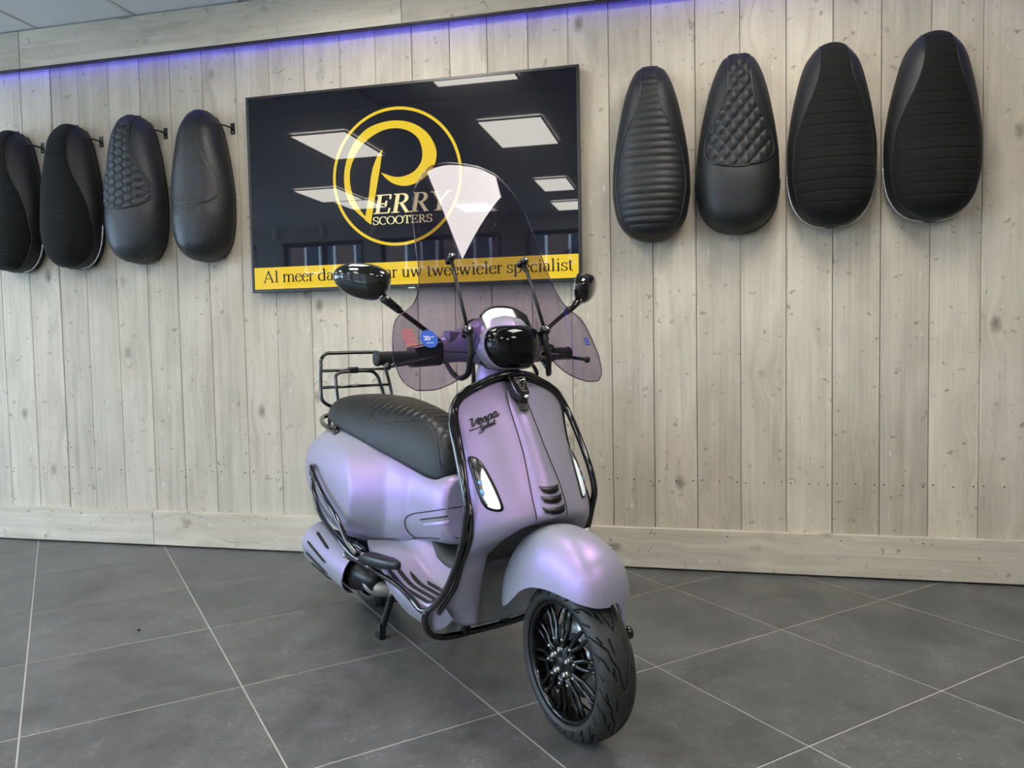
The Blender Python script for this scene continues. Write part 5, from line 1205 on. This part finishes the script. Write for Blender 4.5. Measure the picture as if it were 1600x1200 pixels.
# ------------------------------------------------------------ rack behind the seat
rk = empty('rear_rack', (0, 0, 0), (0, 0, 0), S)
def rp(y, z): return (-1.53-.22*(z-.82), y, z)
st('rack_frame', [rp(-.05, .792), rp(-.105, .795), rp(-.138, .82), rp(-.141, .86), rp(-.130, .955), rp(-.126, .985), rp(-.105, 1.009), rp(-.06, 1.012), rp(.09, 1.012), rp(.135, 1.009), rp(.150, .985), rp(.154, .955), rp(.168, .86), rp(.166, .82), rp(.130, .795), rp(.08, .792)], .0075, 'black', rk, 10, 6)
for z, a, b in ((.940, -.129, .155), (.872, -.137, .163)): st('rack_bar', [rp(a, z), rp(b, z)], .0062, 'black', rk, 10, 0)
st('rack_hoop', [rp(-.076, .775), rp(-.074, .80), rp(-.073, .895), rp(-.070, .918), rp(-.050, .931), rp(0, .934), (rp(.07, .934)), rp(.098, .928), rp(.114, .910), rp(.124, .875), rp(.138, .80), rp(.14, .775)], .0075, 'black', rk, 10, 6)
v, f = bevel_box((-1.570, -.012, .926), (-1.545, .03, .952), .003); on('latch', v, f, 'satin', rk)
for s in (-1, 1): st('rack_stay', [rp(s*.1, .795), (-1.56, s*.1, .74), (-1.60, s*.085, .69), (-1.615, s*.08, .65)], .0075, 'black', rk, 10, 5)
st('grab_rail', [(-1.285, -.176, .712), (-1.36, -.176, .722), (-1.46, -.166, .735), (-1.55, -.13, .750), (-1.595, -.06, .758), (-1.603, 0, .760), (-1.595, .06, .758), (-1.55, .13, .750), (-1.46, .166, .735), (-1.36, .176, .722), (-1.285, .176, .712)], .0098, 'black', S, 12, 6)
for s in (-1, 1):
    v, f = tube_geo([(-1.305, s*.174, .716), (-1.27, s*.177, .708), (-1.262, s*.177, .704)], [.012, .0155, .008], 12); on('rail_end', v, f, 'satin')
# ------------------------------------------------------------ exhaust and drivetrain
EX = Vector((-1.42, -.178, .252)); EY = Vector((-1.06, -.168, .218)); ed = (EY-EX).normalized()
v, f = tube_geo([EX-ed*.02, EX, EX+ed*.02, EY-ed*.03, EY, EY+ed*.05, EY+ed*.10], [.03, .058, .070, .070, .060, .034, .030], 32); on('muffler', v, f, 'satin')
e1 = Vector((0, 0, 1))-ed*ed.z; e1.normalize(); e2 = ed.cross(e1)
if e2.y > 0: e2 = -e2
def shp(u, v, rr=.086):
    t = u*.425-.062; a = -1.15+v*2.75; k = 1-.35*max(0, (.05-u)/.05)**2; cut = max(0, u-.80)/.2
    p = EX+ed*(t-.10*cut*(0 if v > .5 else (.5-v)*1.0))
    return p+(e1*math.cos(math.pi/2-a+0.15)*1.0+e2*math.sin(math.pi/2-a+0.15))*rr*k
v, f = grid_geo(shp, 30, 24); hsd = on('heat_shield', v, f, 'paint', label='lilac slotted exhaust shield'); fix_normals(hsd); mod_solid(hsd, .003, 0)
for k, (u0, u1, vv) in enumerate(((.22, .60, .76), (.16, .64, .56), (.16, .64, .38), (.2, .60, .20))):
    pts = [shp(u0+(u1-u0)*i/10, vv+.10*(.5-i/10), .0885) for i in range(11)]
    v, f = tube_geo(pts, [.002]+[.0075]*9+[.002], 8, flat=(.45, 1.0)); on('slot', v, f, 'gap', hsd)
v, f = lathe_geo([(0, -.006), (.008, -.006), (.011, -.001), (.011, .004)], 14, 'y', tuple(shp(.90, .78, .090))); on('bolt', v, f, 'chrome', hsd)
st('exhaust_pipe', [EY+ed*.04, (-1.00, -.170, .196), (-.972, -.150, .186), (-.955, -.115, .184), (-.945, -.06, .195)], .029, 'pipe', S, 18, 6, label='pale metal exhaust elbow')
v, f = bevel_box((-1.30, -.115, .185), (-.92, .11, .36), .04, 3); on('engine', v, f, 'satin')
v, f = bevel_box((-1.45, .075, .15), (-.95, .15, .32), .04, 3); on('transmission_case', v, f, 'alloy')
v, f = grid_geo(lambda u, v: (-1.345+.262*math.cos(math.radians(20+140*u)), (v*2-1)*.085, .231+.262*math.sin(math.radians(20+140*u))), 24, 8); wa = on('wheel_arch', v, f, 'plastic'); mod_solid(wa, .004, 0)
v, f = bevel_box((-1.70, -.09, .30), (-1.665, .09, .50), .008, 2); lp_ = on('number_plate_holder', v, f, 'plastic')
v, f = bevel_box((-1.69, -.07, .585), (-1.635, .07, .655), .015, 3); M['tail'] = pbsdf('red_tail_lens', (.35, .01, .01), .15); on('tail_lamp', v, f, 'tail')
st('tail_stay', [(-1.60, 0, .52), (-1.655, 0, .46), (-1.68, 0, .42)], .02, 'plastic', S, 10)
# ------------------------------------------------------------ centre stand
cs = empty('centre_stand', (0, 0, 0), (0, 0, 0), S)
for s in (-1, 1):
    st('leg', [(-.925, s*.105, .215), (-.955, s*.118, .14), (-.985, s*.135, .05), (-.992, s*.142, .016)], .0125, 'satin', cs, 10, 5)
    v = []; prof = [(-.992, .142, .055, .012, .008), (-.985, .146, .03, .018, .012), (-.987, .148, .010, .021, .011), (-.987, .148, .0015, .021, .010)]
    for (x, y, z, a_, b_) in prof: v += [(x-a_, s*(y-b_), z), (x+a_, s*(y-b_), z), (x+a_, s*(y+b_), z), (x-a_, s*(y+b_), z)]
    f = [(i*4+j, i*4+(j+1) % 4, i*4+4+(j+1) % 4, i*4+4+j) for i in range(3) for j in range(4)]+[(0, 3, 2, 1), (12, 13, 14, 15)]
    fo = on('foot', v, f, 'satin', cs, False); fix_normals(fo)
st('cross_tube', [(-.955, -.118, .14), (-.955, .118, .14)], .010, 'satin', cs, 10, 0)
v, f = tube_geo([(-.90, -.125, .205), (-.93, -.128, .175), (-.945, -.130, .15)], .008, 10); on('spring', v, f, 'chrome', cs)
v, f = bevel_box((-.96, -.10, .185), (-.88, .10, .225), .01, 2); on('pivot_block', v, f, 'satin', cs)

# ------------------------------------------------------------ a crumb of dirt on the tiles
v, f = grid_geo(lambda u, v: (.0055*math.cos(u*6.2832)*math.sin(v*3.1416)*(1+.2*math.sin(u*12.6)), .0045*math.sin(u*6.2832)*math.sin(v*3.1416), .004+.004*math.cos(v*3.1416)), 10, 6, closed_u=True)
cr = mesh_obj('crumb', v, f, M['gap']); cr.location = (-1.4633, -1.1347, 0); tag(cr, 'tiny black crumb of dirt alone on a grey floor tile left of the scooter', 'crumb')
